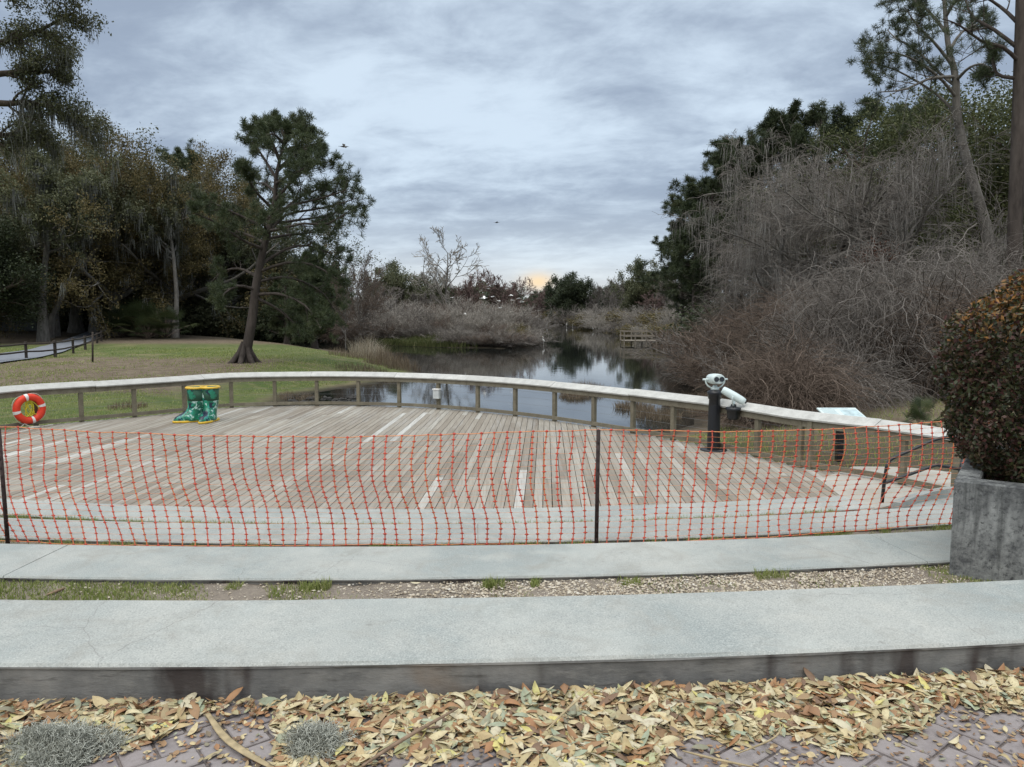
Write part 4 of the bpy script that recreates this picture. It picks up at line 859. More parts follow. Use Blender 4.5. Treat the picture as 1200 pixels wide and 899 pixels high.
def mk_shrub(name, label, tm, hgt=3., n0=26, w=.55, cat_='shrub', thin=.014):
    t = thing(name, label, cat_, (0,0,0)); K = 7; a = rs.uniform(0,6.28,n0); P = np.zeros((n0,K,3)); P[:,0] = np.stack([.25*np.cos(a), .25*np.sin(a), 0*a-.1], -1); D = nrm(np.stack([np.cos(a)*w*rs.rand(n0)*1.6, np.sin(a)*w*rs.rand(n0)*1.6, np.ones(n0)], -1)); L = hgt*(.6+.5*rs.rand(n0))/(K-1)
    for k in range(1,K): P[:,k] = P[:,k-1]+D*L[:,None]; D = nrm(D+rs.normal(size=(n0,3))*.12+np.array([0,0,-.04]))
    R = np.linspace(.022,.007,K)[None].repeat(n0,0); P2, R2 = grow(P, R, 7, .2, 1, .5, .6, .1, .14, 5, .7, .35); P3, R3 = grow(P2, R2, 6, .15, 1, .55, .7, 0, .16, 4, .8, .3)
    m = MB(); tubes(m, P, R, 4); m.build('stems', tm, t); m = MB(); tubes(m, P2, np.maximum(R2,thin*1.3), 3); tubes(m, P3, np.maximum(R3,thin), 3); m.build('twigs', tm, t); t['h'] = hgt; return t
def mk_leafy(name, label, lm, hgt=3., n=14000, L=.16, w=1.3, cat_='shrub'):
    t = thing(name, label, cat_, (0,0,0)); n0 = 22; a = rs.uniform(0,6.28,n0); K = 5; P = np.zeros((n0,K,3)); k = np.linspace(0,1,K); r = rs.rand(n0)**.6
    P[:,:,0] = np.cos(a)[:,None]*k[None]*r[:,None]*w; P[:,:,1] = np.sin(a)[:,None]*k[None]*r[:,None]*w; P[:,:,2] = k[None]*(hgt*.85*np.sqrt(1-.55*r**2))[:,None]*(.7+.35*rs.rand(n0))[:,None]-.05
    m = MB(); tubes(m, P, np.linspace(.04,.01,K)[None].repeat(n0,0), 4); m.build('stems', M_twigd, t); m = MB(); leaves(m, scatter_on(P, n, hgt*.11, .15)*np.array([1,1,1]), L, L*.5, .2); m.build('foliage', lm, t); t['h'] = hgt; return t
USED = set()
def put(T, px, Y, top, label=None, group=None, w=1.0, rz=None, base=None, sink=0):
    p = atd(px, 365, Y); z = float(H(p[0], p[1])) if base is None else base
    z = max(z, ZW-.15)-sink; h = atd(px, top, Y)[2]-z; s = h/T['h']; rz = rs.uniform(0, 6.28) if rz is None else rz; sc_ = (s*w, s*w, s)
    if T.name in USED: return dup(T, (p[0], p[1], z), rz, label, group, sc_)
    USED.add(T.name); T.location = (p[0], p[1], z); T.rotation_euler = (0,0,rz); T.scale = sc_
    if label: T['label'] = label
    if group: T['group'] = group
    return T
# ------------------------------------------------------------------ the pine on the lawn
YP = 46.
hpn = thing('pine_tree', 'tall open crowned pine standing alone on the lawn left of the pond', 'tree', (0,0,0))
def pl3(pts, Y, dys=None):
    return [atd(x, y, Y+(dys[i] if dys else 0)) for i, (x, y) in enumerate(pts)]
b_ = atd(284, 365, YP); zb_ = float(H(b_[0], YP)); tp = pl3([(290,405),(296,370),(300,335),(307,300),(315,268),(322,235),(324,205),(331,175),(334,152)], YP); tp = [np.array([b_[0], YP, zb_-.3]), np.array([b_[0]+.06, YP, zb_+.45])]+tp
C = cat(np.array(tp), 4); Rr = np.interp(np.linspace(0,1,len(C)), [0,.05,.12,.3,.6,1], [.66,.44,.31,.27,.17,.05]); mt = MB(); tubes(mt, C, Rr, 14)
for k in range(7):                 # root flare
    a = k/7*6.28+.3; q = np.array([[b_[0]+.12+.16*math.cos(a), YP+.16*math.sin(a), zb_+1.25],[b_[0]+.06+.34*math.cos(a), YP+.34*math.sin(a), zb_+.6],[b_[0]+.66*math.cos(a), YP+.66*math.sin(a), zb_+.12],[b_[0]+1.05*math.cos(a), YP+1.05*math.sin(a), zb_-.15]]); tubes(mt, q, [.10,.18,.18,.08], 7)
limbs = [([(315,272),(335,252),(365,246),(395,240),(418,232)],1),([(313,280),(300,262),(275,250),(250,238),(238,236)],-1),([(318,262),(345,235),(372,222),(402,205)],2),([(320,245),(300,225),(288,205),(282,192)],-2),([(322,235),(345,210),(365,195),(385,190)],-1),
 ([(324,210),(312,190),(300,172),(288,160)],1),([(326,200),(345,180),(362,170),(376,168)],2),([(328,190),(318,165),(305,150),(296,152)],-1),([(332,170),(345,158),(358,152),(368,160)],-1),([(333,160),(328,148),(318,142)],1),([(334,158),(342,148),(352,145)],2),([(330,185),(318,175),(306,165)],3),([(331,178),(345,172),(360,175)],-3),([(332,168),(322,158),(312,158)],-3),([(327,195),(350,190),(375,182)],3),([(318,262),(350,258),(385,252),(415,240)],4),([(320,250),(345,240),(378,232),(408,222)],-3),([(333,165),(340,155),(335,146)],0),
 ([(317,270),(330,268),(355,262),(385,262),(412,245)],-3),([(311,285),(290,275),(265,268),(243,262)],2),([(309,292),(285,282),(255,262),(228,250)],-3),
 ([(303,330),(330,325),(355,330),(380,345),(392,365)],2),([(305,318),(335,308),(365,310),(392,325),(408,340)],-1),([(303,345),(330,345),(360,360),(376,385)],-2),([(306,310),(335,292),(362,288),(388,298),(405,312)],3),([(302,350),(325,362),(345,380),(352,398)],1),([(300,340),(280,335),(262,345),(255,360)],-2),([(302,325),(282,315),(262,318),(248,330)],2),
 ([(314,275),(310,262),(320,250)],-4),([(320,250),(330,235),(340,222)],4),([(322,225),(310,215),(298,215)],4),([(312,280),(340,275),(370,272),(398,262)],4),([(324,215),(340,205),(352,200)],-4)]
LP = []; LR = []
for pts, s in limbs:
    n = len(pts); P, R = stem(pl3(pts, YP, [s*1.1*i/(n-1)*1.3 for i in range(n)]), .10, .025, 9); LP.append(P[0]); LR.append(R[0])
LP = np.array(LP); LR = np.array(LR); tubes(mt, LP, LR, 7)
P2, R2 = grow(LP, LR, 9, .3, 1, .25, .8, .16, .13, 6, .5, .35); P3, R3 = grow(P2, R2, 5, .2, 1, .5, .75, .12, .15, 5, .7, .3)
tubes(mt, P2, R2, 4); tubes(mt, P3, np.maximum(R3,.009), 3); mt.build('trunk', M_barkp, hpn)
m = MB(); Cc = np.vstack([P3[:,-1], P3[:,3], P2[:,-1]]); tufts(m, Cc+rs.normal(size=Cc.shape)*.07, 30, .29, .035, .5); m.build('crown', M_needle, hpn)
# ------------------------------------------------------------------ left woodland
oakA = mk_oak('live_oak', '', M_oak, M_barkg); oakB = mk_oak('live_oak', '', M_oak, M_barkg, lx=2.5); oakC = mk_oak('live_oak', '', M_olive, M_barkg, nleaf=84000, leaf=.20)
G1 = 'live oaks along the far side of the lawn'
for a in [(oakB,-120,74,95,'huge live oak rising at the far left edge of the lawn',1.1),(oakA,-25,84,165,'mossy live oak behind the low grey shed',1.1),
          (oakB,88,92,150,'live oak with hanging moss standing over the end of the path',1.05),(oakC,135,86,152,'olive brown tinted oak right of the path end',.95),(oakC,196,92,168,'yellowish brown oak whose crown tops the middle of the left wood',1.0),
          (oakA,170,104,190,'dark live oak deep in the wood behind the palmetto clump',1.1),(oakA,240,98,190,'spreading live oak just left of the tall pine',1.15),(oakB,140,99,142,'highest broad live oak over the left part of the wood',1.15),(oakA,268,103,200,'live oak partly hidden by the left limbs of the tall pine',1.1),(oakC,112,90,158,'brownish oak between the two highest oaks of the left wood',1.0),(oakB,305,112,262,'low live oak behind the trunk of the tall pine',1.1),(oakA,352,108,297,'rounded live oak at the right end of the left wood',1.0)]:
    put(a[0], a[1], a[2], a[3], a[4], G1, a[5])
pinA = mk_pine('pine_tree', '', 22., 30, .36, 32, 0, .42, .06); put(pinA, 214, 112, 168, 'dark pine top poking above the left oaks')
pinB = mk_pine('pine_tree', '', 20., 34, .25, 30, 1.2, .42, .06)
# two visible trunks beside the path
def trunk_tree(pts, Y, r0, label, leafm=M_oak, nl=9000, moss=True):
    t = thing('live_oak', label, 'tree', (0,0,0)); P, R = stem(pl3(pts, Y), r0, r0*.45, 12); P[0,0,2] = float(H(P[0,0,0], Y))-.3; R = flare(R, 1.7)
    P1, R1 = grow(P, R, 10, .55, 1, .42, .9, .2, .12, 7, .6, .2); P2, R2 = grow(P1, R1, 5, .3, 1, .5, .8, .05, .16, 5, .6, .3); trunk_mesh([(P,R),(P1,R1),(P2,R2)], M_barkg, t)
    m = MB(); leaves(m, scatter_on(P2, nl, .35), .26, .14, .3); m.build('crown', leafm, t); m = MB(); moss_on(m, np.concatenate([P2]), 130, 9, 1.6, .028); moss_on(m, P1, 50, 8, 2.0, .028); m.build('hanging_moss', M_hang, t); return t
trunk_tree([(50,388),(50,350),(52,320),(55,290),(60,255),(62,215)], 74, .36, 'pale trunked mossy oak standing just left of the path', nl=14000)
trunk_tree([(57,380),(68,358),(84,330),(103,305),(120,280),(135,250)], 80, .30, 'oak with a pale trunk leaning right beside the path')
trunk_tree([(66,378),(66,350),(70,320),(76,295),(84,265)], 83, .25, 'thin pale oak stem between the upright and the leaning trunks', nl=6000)
trunk_tree([(205,385),(207,350),(205,320),(202,290),(196,255)], 82, .27, 'oak with a grey mossy trunk behind the palmetto clump', nl=9000)
# near mossy limbs reaching in at the upper left
t = thing('live_oak', 'near mossy live oak whose limbs reach in at the top left corner', 'tree', (0,0,0)); Yn = 27.
P, R = stem([(-24,Yn,-1.8),(-24,Yn,2),(-23.6,Yn,6),(-23,Yn,10),(-22.5,Yn,14)], .6, .3, 10)
LB = []
for pts, dy in (([(-160,130),(-60,75),(0,50),(45,36),(88,14)],0),([(-160,150),(-60,120),(0,122),(40,120),(75,135),(100,150)],1.5),([(-160,100),(-80,20),(0,-20),(50,-30),(80,-10)],-1),([(-150,160),(-60,150),(0,160),(35,152),(62,170)],3),([(-150,120),(-50,95),(15,85),(60,84),(82,72)],2)):
    a, b = stem(pl3(pts, Yn, [dy*i/4 for i in range(len(pts))]), .17, .03, 10); LB.append((a[0], b[0]))
L0 = np.array([x[0] for x in LB]); LR0 = np.array([x[1] for x in LB]); P1, R1 = grow(L0, LR0, 20, .42, 1, .15, .8, .03, .14, 6, .5, .2); P2, R2 = grow(P1, R1, 5, .2, 1, .5, .8, .0, .2, 5, .6, .3)
trunk_mesh([(P,R),(L0,LR0),(P1,R1),(P2,np.maximum(R2,.008))], M_barkd, t); m = MB(); leaves(m, scatter_on(P2, 26000, .14), .10, .05, .2); m.build('crown', M_oak, t)
m = MB(); moss_on(m, P1, 60, 12, .75, .014, .3); moss_on(m, P2, 60, 9, .5, .012); moss_on(m, L0[1:2], 12, 14, .95, .016, .5); moss_on(m, L0, 16, 12, .9, .016, .5); m.build('hanging_moss', M_hang, t)
# glossy dark tree at the left edge
magA = mk_oak('magnolia_tree', '', M_dark, M_barkd, False, 42000, .18, 12., .55, .45); put(magA, -30, 70, 245, 'glossy dark evergreen tree at the left edge in front of the oaks', None, 1.25)
# dense dark wood behind
m = MB(); n = 150000; C = np.zeros((n,3)); px_ = rs.uniform(-260, 400, n); Yb = rs.uniform(112, 135, n); C[:,0] = (px_-600)/F*Yb; C[:,1] = Yb; topz = np.interp(px_, [-260,60,140,250,330,400], [20,19,20,15,9,8])*(1+.06*np.sin(px_*.13)+.05*np.sin(px_*.37)); C[:,2] = -1.2+(topz+1.2)*rs.rand(n)**.9
leaves(m, C, .65, .4, .1); tag(m.build('woodland', M_dark), 'dark dense wood closing the view behind the left oaks', 'woodland', kind='stuff')
shA = mk_leafy('evergreen_shrub', '', M_dark, 3.5); shB = mk_leafy('evergreen_shrub', '', M_oak, 3.2, 14000, .18, 1.6)
for k, (px, Y, tp_) in enumerate([(20,98,352),(75,96,350),(105,97,345),(150,98,342),(185,97,350),(225,96,345),(250,99,352),(285,98,350),(318,96,352),(345,97,350),(-20,95,350),(-60,93,345)]):
    put((shA, shB)[k%2], px, Y, tp_, 'dark evergreen shrub in the shaded edge of the left wood', 'dark shrubs at the foot of the left wood', 1.5)
# palmettos
M_palm = foliage('palmetto_leaf', [(0,(.03,.045,.018)),(.5,(.07,.09,.035)),(1,(.15,.16,.07))], .45, .4, .2)
def mk_palmetto():
    t = thing('palmetto', '', 'plant', (0,0,0)); m = MB(); ms = MB(); nf = 34
    for k in range(nf):
        a = rs.uniform(0, 6.28); e = rs.uniform(.15, 1.35); d = np.array([math.cos(a)*math.cos(e), math.sin(a)*math.cos(e), math.sin(e)]); L_ = rs.uniform(.9, 1.7); c = d*L_+np.array([0,0,.2]); tubes(ms, [[0,0,.05], d*L_*.5+np.array([0,0,.2]), c], [.02,.015,.012], 4)
        s = nrm(np.cross(d, (0,0,1))+1e-6); u_ = np.cross(s, d); n_ = 16; ang = np.linspace(-1.5, 1.5, n_); D = nrm(np.cos(ang)[:,None]*d+np.sin(ang)[:,None]*s*1.0-u_*.0); D[:,2] -= .25; T = c+nrm(D)*(.75+.2*rs.rand(n_))[:,None]; M2 = c+nrm(D+np.array([0,0,.2]))*.4; w = np.cross(nrm(D), u_)*.03
        V = np.stack([np.repeat(c[None],n_,0), M2+w, T, M2-w], 1); m.add(V.reshape(-1,3), np.arange(4*n_).reshape(n_,4), rs.rand())
    ms.build('stems', M_twb, t); m.build('fronds', M_palm, t); t['h'] = 2.4; return t
plm = mk_palmetto()
for px, Y, tp_, lb in [(146,84,354,'leftmost palmetto of the clump below the oaks'),(163,82,348,'tall palmetto in the left half of the clump'),(178,83,352,'palmetto in the middle of the clump below the oaks'),(193,81,354,'palmetto at the right of the clump before the grey trunk'),(171,79,366,'low palmetto at the front of the clump'),(140,83,372,'small palmetto beside the end of the rail fence')]:
    put(plm, px, Y, tp_, lb, 'palmettos below the left oaks', 1.0)
# ------------------------------------------------------------------ middle distance
bareA = mk_bare('bare_tree', '', M_twp, M_barkg, 14., (11,6,5,4), .2, .8); bareB = mk_bare('bare_tree', '', M_twr, M_barkd, 12., (14,7,7,5), .2, .7); bareC = mk_bare('bare_tree', '', M_twg, M_barkg, 12., (14,7,7,5), .2, .65)
cyp = mk_bare('cypress_tree', '', M_twb, M_barkg, 15., (26,6,5,4), .12, 1.05)
put(bareA, 524, 118, 264, 'pale leafless tree with wide spreading branches above the island', None, .95, .6)
for T, px, Y, tp_, lb, w in [
    (cyp,420,92,292,'leafless cypress with a straight trunk at the left end of the island',.55),(cyp,404,88,312,'shorter leafless cypress standing in water left of the island',.55),(cyp,436,100,308,'thin leafless cypress behind the straight trunked one',.6),(bareB,388,104,292,'reddish leafless tree right of the tall pine',.9),
    (bareC,455,120,330,'low grey leafless tree on the island left of the pale tree',1.2),(bareC,490,115,338,'grey twiggy tree directly left of the pale spreading tree',1.2),
    (bareB,556,135,312,'reddish brown leafless tree right of the pale spreading tree',1.0),(bareB,583,140,316,'tallest reddish leafless tree on the right half of the island',1.1),(bareB,606,150,322,'reddish leafless tree at the right end of the island',1.0),(bareB,538,130,330,'small reddish tree under the pale spreading tree',1.2),(bareB,626,190,338,'low reddish leafless tree left of the sunset glow',1.1),
    (bareC,700,225,330,'grey leafless tree right of the dark round evergreen on the far bank',1.0),(bareC,722,215,322,'tall grey leafless tree in the middle of the far right bank',.95),(bareC,742,200,328,'grey leafless tree left of the round topped evergreen',1.0),(bareB,765,150,332,'brown leafless tree below the round topped evergreen',1.2),(bareC,788,140,322,'grey leafless tree at the left foot of the right hand pines',1.1),(bareC,812,120,318,'grey leafless tree behind the right hand pines',1.2),(bareC,684,235,336,'thin grey leafless tree touching the dark round evergreen',1.0)]:
    put(T, px, Y, tp_, lb, 'leafless trees around the pond', w)
evA = mk_oak('evergreen_tree', '', M_oak, M_barkd, False, 30000, .42, 16., 1.0, .5); evB = mk_oak('evergreen_tree', '', M_dark, M_barkd, False, 30000, .42, 14., .9, .5)
for T, px, Y, tp_, lb, w in [(evA,474,170,306,'rounded green evergreen behind the left end of the island',1.0),(evA,446,180,322,'evergreen behind the cypresses',1.1),(evA,502,200,324,'evergreen behind the pale leafless tree',1.1),(evB,664,225,321,'dark round evergreen right of the sunset glow',.85),(evB,645,255,336,'small dark evergreen directly under the sunset glow',.8),(evB,628,240,345,'dark evergreen left of the sunset glow at the water',1.0),
    (evA,766,185,303,'round topped evergreen rising over the far right bank',.95),(evA,738,240,330,'evergreen behind the grey leafless trees of the far right bank',1.1),(evB,712,260,335,'dark evergreen far behind the right bank',1.2),(evB,590,260,334,'dark evergreen far behind the island',1.3),(evB,540,250,336,'dark evergreen far behind the pale leafless tree',1.3),(evA,800,170,312,'evergreen left behind the right hand pines',1.0)]:
    put(T, px, Y, tp_, lb, 'evergreen trees around the far pond', w)
cedar = mk_pine('pine_tree', '', 10., 40, .08, 26, 0, .34, .07, .36); put(cedar, 368, 72, 292, 'bushy green pine low behind the tall lawn pine', None, .9); put(cedar, 335, 76, 322, 'dark young pine left behind the bushy green pine', None, 1.2)
m = MB(); n = 60000; px_ = rs.uniform(330, 1000, n); Yb = rs.uniform(285, 330, n); C = np.zeros((n,3)); C[:,0] = (px_-600)/F*Yb; C[:,1] = Yb; tz = 9+2.5*np.sin(px_*.07)+1.6*np.sin(px_*.19+1); tz = np.where(abs(px_-632) < 9, 5, tz); C[:,2] = -1.5+(tz+1.5)*rs.rand(n)**.9
leaves(m, C, 1.0, .6, .1); tag(m.build('woodland', M_oak), 'far line of low woods closing the end of the pond', 'woodland', kind='stuff')
# shrubs of the island and the banks
srA = mk_shrub('bare_shrub', '', M_twp, 4., 30, .6); srB = mk_shrub('bare_shrub', '', M_twb, 4., 30, .6); srC = mk_shrub('bare_shrub', '', M_twg, 4., 34, .8)
for px in np.arange(530, 634, 7.):
    yy = np.interp(px, [430,500,590,632],[403,406,408,404]); put((srA, srC, srB)[rs.randint(3)], px, at(px, yy, ZW)[1]+.3, 392+rs.uniform(-5,3), 'bare grey brown shrub in the thicket covering the island', 'bare shrubs on the pond island', 2.0)
k = 0
for Y, x0, x1, st, tp_ in ((85.5,530,628,9,393),(88,520,636,13,384),(91,428,632,12,377),(96,436,636,12,369),(103,420,628,13,362),(112,410,630,14,356)):
    for px in np.arange(x0, x1, st):
        px2 = px+rs.uniform(-5,5); tp2 = tp_+rs.uniform(-7,5)+(8 if px > 590 else 0)+(6 if px > 615 else 0)
        put((srA, srC, srB, srA)[rs.randint(4)], px2, Y+rs.uniform(-1.5,1.5), tp2, 'bare grey brown shrub in the thicket covering the island', 'bare shrubs on the pond island', 1.35); k += 1
gsh = mk_leafy('green_shrub', '', M_olive, 2.0, 9000, .13, 1.5)
for px, Y, tp_ in [(592,90,385),(606,91,384),(618,92,388),(575,91,388),(600,94,376),(545,90,393)]: put(gsh, px, Y, tp_, 'olive green shrub at the right tip of the island', 'olive shrubs at the island tip', 1.3)
M_marsh = foliage('marsh_grass', [(0,(.05,.065,.022)),(.5,(.095,.11,.038)),(1,(.18,.17,.08))], .6, .2, .3, .3)
m = MB(); n = 22000; px_ = rs.uniform(395, 560, n); Yg = rs.uniform(82, 94, n); Xg = (px_-600)/F*Yg; z = H(Xg, Yg); k = (z > ZW-.02) & (rs.rand(n) < np.interp(px_, [395,430,480,530,560],[.2,1,1,.3,.05])); blades(m, np.stack([Xg,Yg,z],-1)[k], .7, .04, .9); tag(m.build('marsh_grass', M_marsh), 'green marsh grass along the front shore of the island', 'grass', kind='stuff')
for i, (px, Y, tp_) in enumerate([(690,185,366),(705,175,362),(718,165,360),(733,160,362),(748,150,364),(762,140,362),(776,130,362),(700,150,372),(722,135,376),(742,122,379),(756,112,382),(770,104,380),(786,100,376),(790,118,362),(668,220,360),(650,235,362)]):
    put((gsh, srA, srC)[i%3], px, Y, tp_, 'shrub on the far right bank between the water and the leafless trees', 'shrubs on the far right bank', 1.8 if i%3 == 0 else 1.5)
for px in range(612, 700, 9): put(srC, px, 262+rs.uniform(-6,6), 362+rs.uniform(-3,3), 'distant bare shrub at the far end of the water', 'bare shrubs at the far end of the pond', 2.2)
for px, Y, tp_ in [(330,100,372),(350,98,374),(372,100,370),(390,97,372),(404,94,376),(310,100,374),(415,93,378)]: put(srB, px, Y, tp_, 'brown bare shrub behind the channel right of the tall pine', 'brown shrubs beyond the left channel', 1.8)
# ------------------------------------------------------------------ right bank
for T, px, Y, tp_, lb, w in [(pinB,826,62,186,'pine at the left edge of the right hand trees',1.15),(pinA,850,66,168,'pine just right of the leftmost pine on the right bank',1.2),(pinA,812,68,222,'shorter pine in front of the leftmost pine of the right bank',1.2),(pinB,905,62,138,'broad pine behind the top left of the drooping tree',1.15),(pinA,862,58,162,'pine directly behind the left part of the drooping tree',1.0),(pinB,800,72,250,'lower pine leaning out over the water at the right bank',1.1),(pinA,925,60,120,'tall pine rising behind the drooping leafless tree',1.1),(pinB,975,58,104,'tallest dark pine crown above the drooping leafless tree',1.1),(pinA,1030,66,108,'dark pine between the drooping tree and the cedar',1.2)]:
    put(T, px, Y, tp_, lb, 'pines behind the right bank', w)
M_cedar = foliage('cedar_leaf', [(0,(.035,.045,.018)),(.5,(.08,.09,.035)),(1,(.15,.155,.065))], .6, .2, .4)
ced2 = mk_oak('cedar_tree', '', M_cedar, M_barkd, False, 80000, .12, 12., .9, .34); put(ced2, 1090, 46, 88, 'feathery yellow green cedar behind the right hand thicket', None, 1.0); put(ced2, 1165, 50, 66, 'feathery green cedar behind the tall straight pine trunk', None, 1.1); put(ced2, 1235, 44, 90, 'green cedar at the far right behind the burgundy bush', None, 1.1)
# tall straight pine
t = thing('pine_tree', 'tall straight dark pine trunk with open crown at the right edge', 'tree', (0,0,0)); Yt = 31.
pb = atd(1187, 365, Yt); tp = [(pb[0]+.0, Yt, float(H(pb[0], Yt))-.3)]+pl3([(1188,330),(1190,250),(1193,160),(1195,80),(1197,0),(1198,-90),(1200,-170)], Yt)
P, R = stem(tp, .31, .15, 16); R = flare(R, 1.4); LB = []
for pts, dy in (([(1194,92),(1170,88),(1163,70),(1168,55)],.5),([(1195,58),(1165,35),(1140,20),(1132,0),(1128,-20)],1.5),([(1194,72),(1175,55),(1150,48),(1125,30),(1105,22)],-1.5),([(1196,30),(1175,10),(1150,-5),(1120,-10)],2.5),([(1197,-20),(1160,-40),(1120,-35),(1090,-20)],-2),([(1197,-50),(1240,-60),(1280,-40)],1),([(1196,10),(1230,0),(1262,10)],-1),([(1198,-90),(1170,-110),(1130,-100)],2),([(1199,-120),(1230,-150),(1260,-140)],-1)):
    n = len(pts); a, b = stem(pl3(pts, Yt, [dy*i/(n-1) for i in range(n)]), .085, .02, 9); LB.append((a[0], b[0]))
L0 = np.array([x[0] for x in LB]); LR0 = np.array([x[1] for x in LB]); P1, R1 = grow(L0, LR0, 9, .25, 1, .38, .8, .15, .12, 6, .5, .3); P2, R2 = grow(P1, R1, 4, .3, 1, .5, .7, .12, .14, 5, .7, .3)
trunk_mesh([(P,R),(L0,LR0),(P1,R1),(P2,np.maximum(R2,.007))], M_barkp, t, (14,7,4,3)); m = MB(); Cc = np.vstack([P2[:,-1], P2[:,-2]]); tufts(m, Cc, 30, .22, .02); m.build('crown', M_needle, t)
t = thing('pine_tree', 'slender grey pine with wide fan shaped crown left of the straight trunk', 'tree', (0,0,0)); Ys = 38.
pb = atd(1165, 365, Ys); tp = [(pb[0], Ys, float(H(pb[0], Ys))-.3)]+pl3([(1160,300),(1148,240),(1130,178),(1121,130),(1120,90),(1112,60),(1108,20),(1105,-25)], Ys); P, R = stem(tp, .30, .07, 16); LB = []
for pts, dy in (([(1124,140),(1110,122),(1090,105),(1065,90),(1040,78),(1010,72)],1),([(1121,115),(1105,95),(1080,75),(1050,62),(1018,62)],-1.5),([(1119,100),(1100,85),(1075,60),(1050,45),(1040,35)],1.5),([(1115,75),(1095,50),(1075,30),(1060,8)],-1),([(1112,60),(1125,40),(1140,30),(1150,28)],1),([(1110,40),(1090,15),(1070,0),(1055,-15)],1.5),([(1120,95),(1135,80),(1150,75),(1160,80)],-2),([(1108,20),(1120,0),(1130,-20)],-1),([(1118,90),(1090,92),(1060,105),(1030,108)],-2.5),([(1106,0),(1085,-25),(1070,-30)],0)):
    n = len(pts); a, b = stem(pl3(pts, Ys, [dy*1.3*i/(n-1) for i in range(n)]), .085, .02, 9); LB.append((a[0], b[0]))
L0 = np.array([x[0] for x in LB]); LR0 = np.array([x[1] for x in LB]); P1, R1 = grow(L0, LR0, 9, .3, 1, .36, .8, .15, .12, 6, .5, .3); P2, R2 = grow(P1, R1, 4, .3, 1, .5, .7, .12, .14, 5, .7, .3)
trunk_mesh([(P,R),(L0,LR0),(P1,R1),(P2,np.maximum(R2,.009))], M_barkg, t, (12,7,4,3)); m = MB(); Cc = np.vstack([P2[:,-1], P2[:,-2]]); Cc = np.vstack([Cc, P2[:,2]]); tufts(m, Cc, 34, .23, .026); m.build('crown', M_needle, t)
# drooping leafless tree
def droopy(label, trunk_pts, Y, r0, n, Ls, fall, tm, name='bare_tree', up1=.15, K3=8, nh=150):
    t = thing(name, label, 'tree', (0,0,0)); P, R = stem(pl3(trunk_pts, Y), r0, r0*.5, 10); P[0,0,2] = float(H(P[0,0,0], Y))-.3; R = flare(R, 1.3)
    P1, R1 = grow(P, R, n[0], .3, 1, Ls[0], .95, up1, .10, 9, .5, .0, .2, .3); P2, R2 = grow(P1, R1, n[1], .2, 1, Ls[1], .8, -.02, .14, 8, .5, .2); P3, R3 = grow(P2, R2, n[2], .15, 1, Ls[2], .7, fall, .10, K3, .6, .2); P4, R4 = grow(P3, R3, n[3], .1, 1, .45, .6, fall*.9, .14, 5, .8, .2)
    trunk_mesh([(P,R),(P1,R1),(P2,np.maximum(R2,.010))], M_barkg, t, (10,7,4)); m = MB(); tubes(m, P3, np.maximum(R3,.0085), 3); tubes(m, P4, np.maximum(R4,.0065), 3); m.build('twigs', tm, t); m = MB(); moss_on(m, P3, nh, 6, 1.5, .0075); moss_on(m, P2, nh//3, 6, 1.3, .008); m.build('hanging_twigs', M_hngt, t); return t
M_hngt = twig('hanging_twig', (.15,.135,.12), (.37,.345,.315))
droopy('big grey leafless tree with arching drooping twigs on the right bank', [(1000,455),(998,400),(990,345),(985,300),(988,270)], 38, .30, (20,9,7,4), (.86,.45,.5), -.22, M_twg)
droopy('pale drooping leafless tree at the left of the right bank', [(930,450),(925,400),(918,350),(915,300),(920,265)], 40, .2, (18,9,8,4), (.55,.45,.5), -.30, M_twg, nh=420)
droopy('leafless tree with pale arching limbs before the cedars', [(1075,450),(1072,400),(1065,340),(1055,290),(1050,250)], 35, .22, (16,9,8,4), (.7,.45,.55), -.2, M_twg)
# tangled vine mounds
def mound(label, px, Y, top, wpx, n, tm, dep=3.2, name='vine_thicket', stl=1.0):
    c = atd(px, 365, Y); zb = float(H(c[0], Y)); h = atd(px, top, Y)[2]-zb; w = wpx/F*Y/2; t = thing(name, label, 'thicket', (c[0], Y, zb)); K = 9
    d = rdir(n); d[:,2] = np.abs(d[:,2]); rr_ = .72+.3*rs.rand(n); lump = 1+.12*np.sin(d[:,0]*7+d[:,1]*4)+.08*np.sin(d[:,0]*15+d[:,2]*9)
    P = np.zeros((n,K,3)); P[:,0] = d*np.array([w,dep,h])*(rr_*lump)[:,None]; D = nrm(d*np.array([1,1,.3])+rs.normal(size=(n,3))*.7); st = (.18+.12*rs.rand(n))[:,None]
    for k in range(1,K): P[:,k] = P[:,k-1]+D*st; D = nrm(D+rs.normal(size=(n,3))*.28+np.array([0,0,-.20])); P[:,k,2] = np.maximum(P[:,k,2], .02)
    m = MB(); tubes(m, P, (.0035+.012*rs.rand(n,1)**4)*np.linspace(1.2,.5,K)[None], 3); m.build('vines', tm, t)
    n2 = n//14; P = np.zeros((n2,12,3)); d = rdir(n2); P[:,0] = np.stack([d[:,0]*w*.5, d[:,1]*dep*.5, np.zeros(n2)], -1); D = nrm(np.stack([d[:,0]*.8, d[:,1]*.8, np.ones(n2)], -1)); st = stl*h*.95/11*(.6+.5*rs.rand(n2))[:,None]
    for k in range(1,12): P[:,k] = P[:,k-1]+D*st; D = nrm(D+rs.normal(size=(n2,3))*.16+np.array([0,0,-.07])); 
    m = MB(); tubes(m, P, (.012+.02*rs.rand(n2,1)**2)*np.linspace(1.2,.4,12)[None], 4); m.build('stems', M_barkd, t); return t
mound('big rounded mound of tangled grey vines in front of the right hand trees', 1040, 29, 306, 250, 8000, M_twg)
mound('low brown bramble heap beyond the railing behind the small viewer', 925, 24, 425, 110, 3500, M_twb, 1.8)
mound('low grey bramble heap behind the information panel', 985, 26, 430, 90, 2800, M_twg, 1.8)
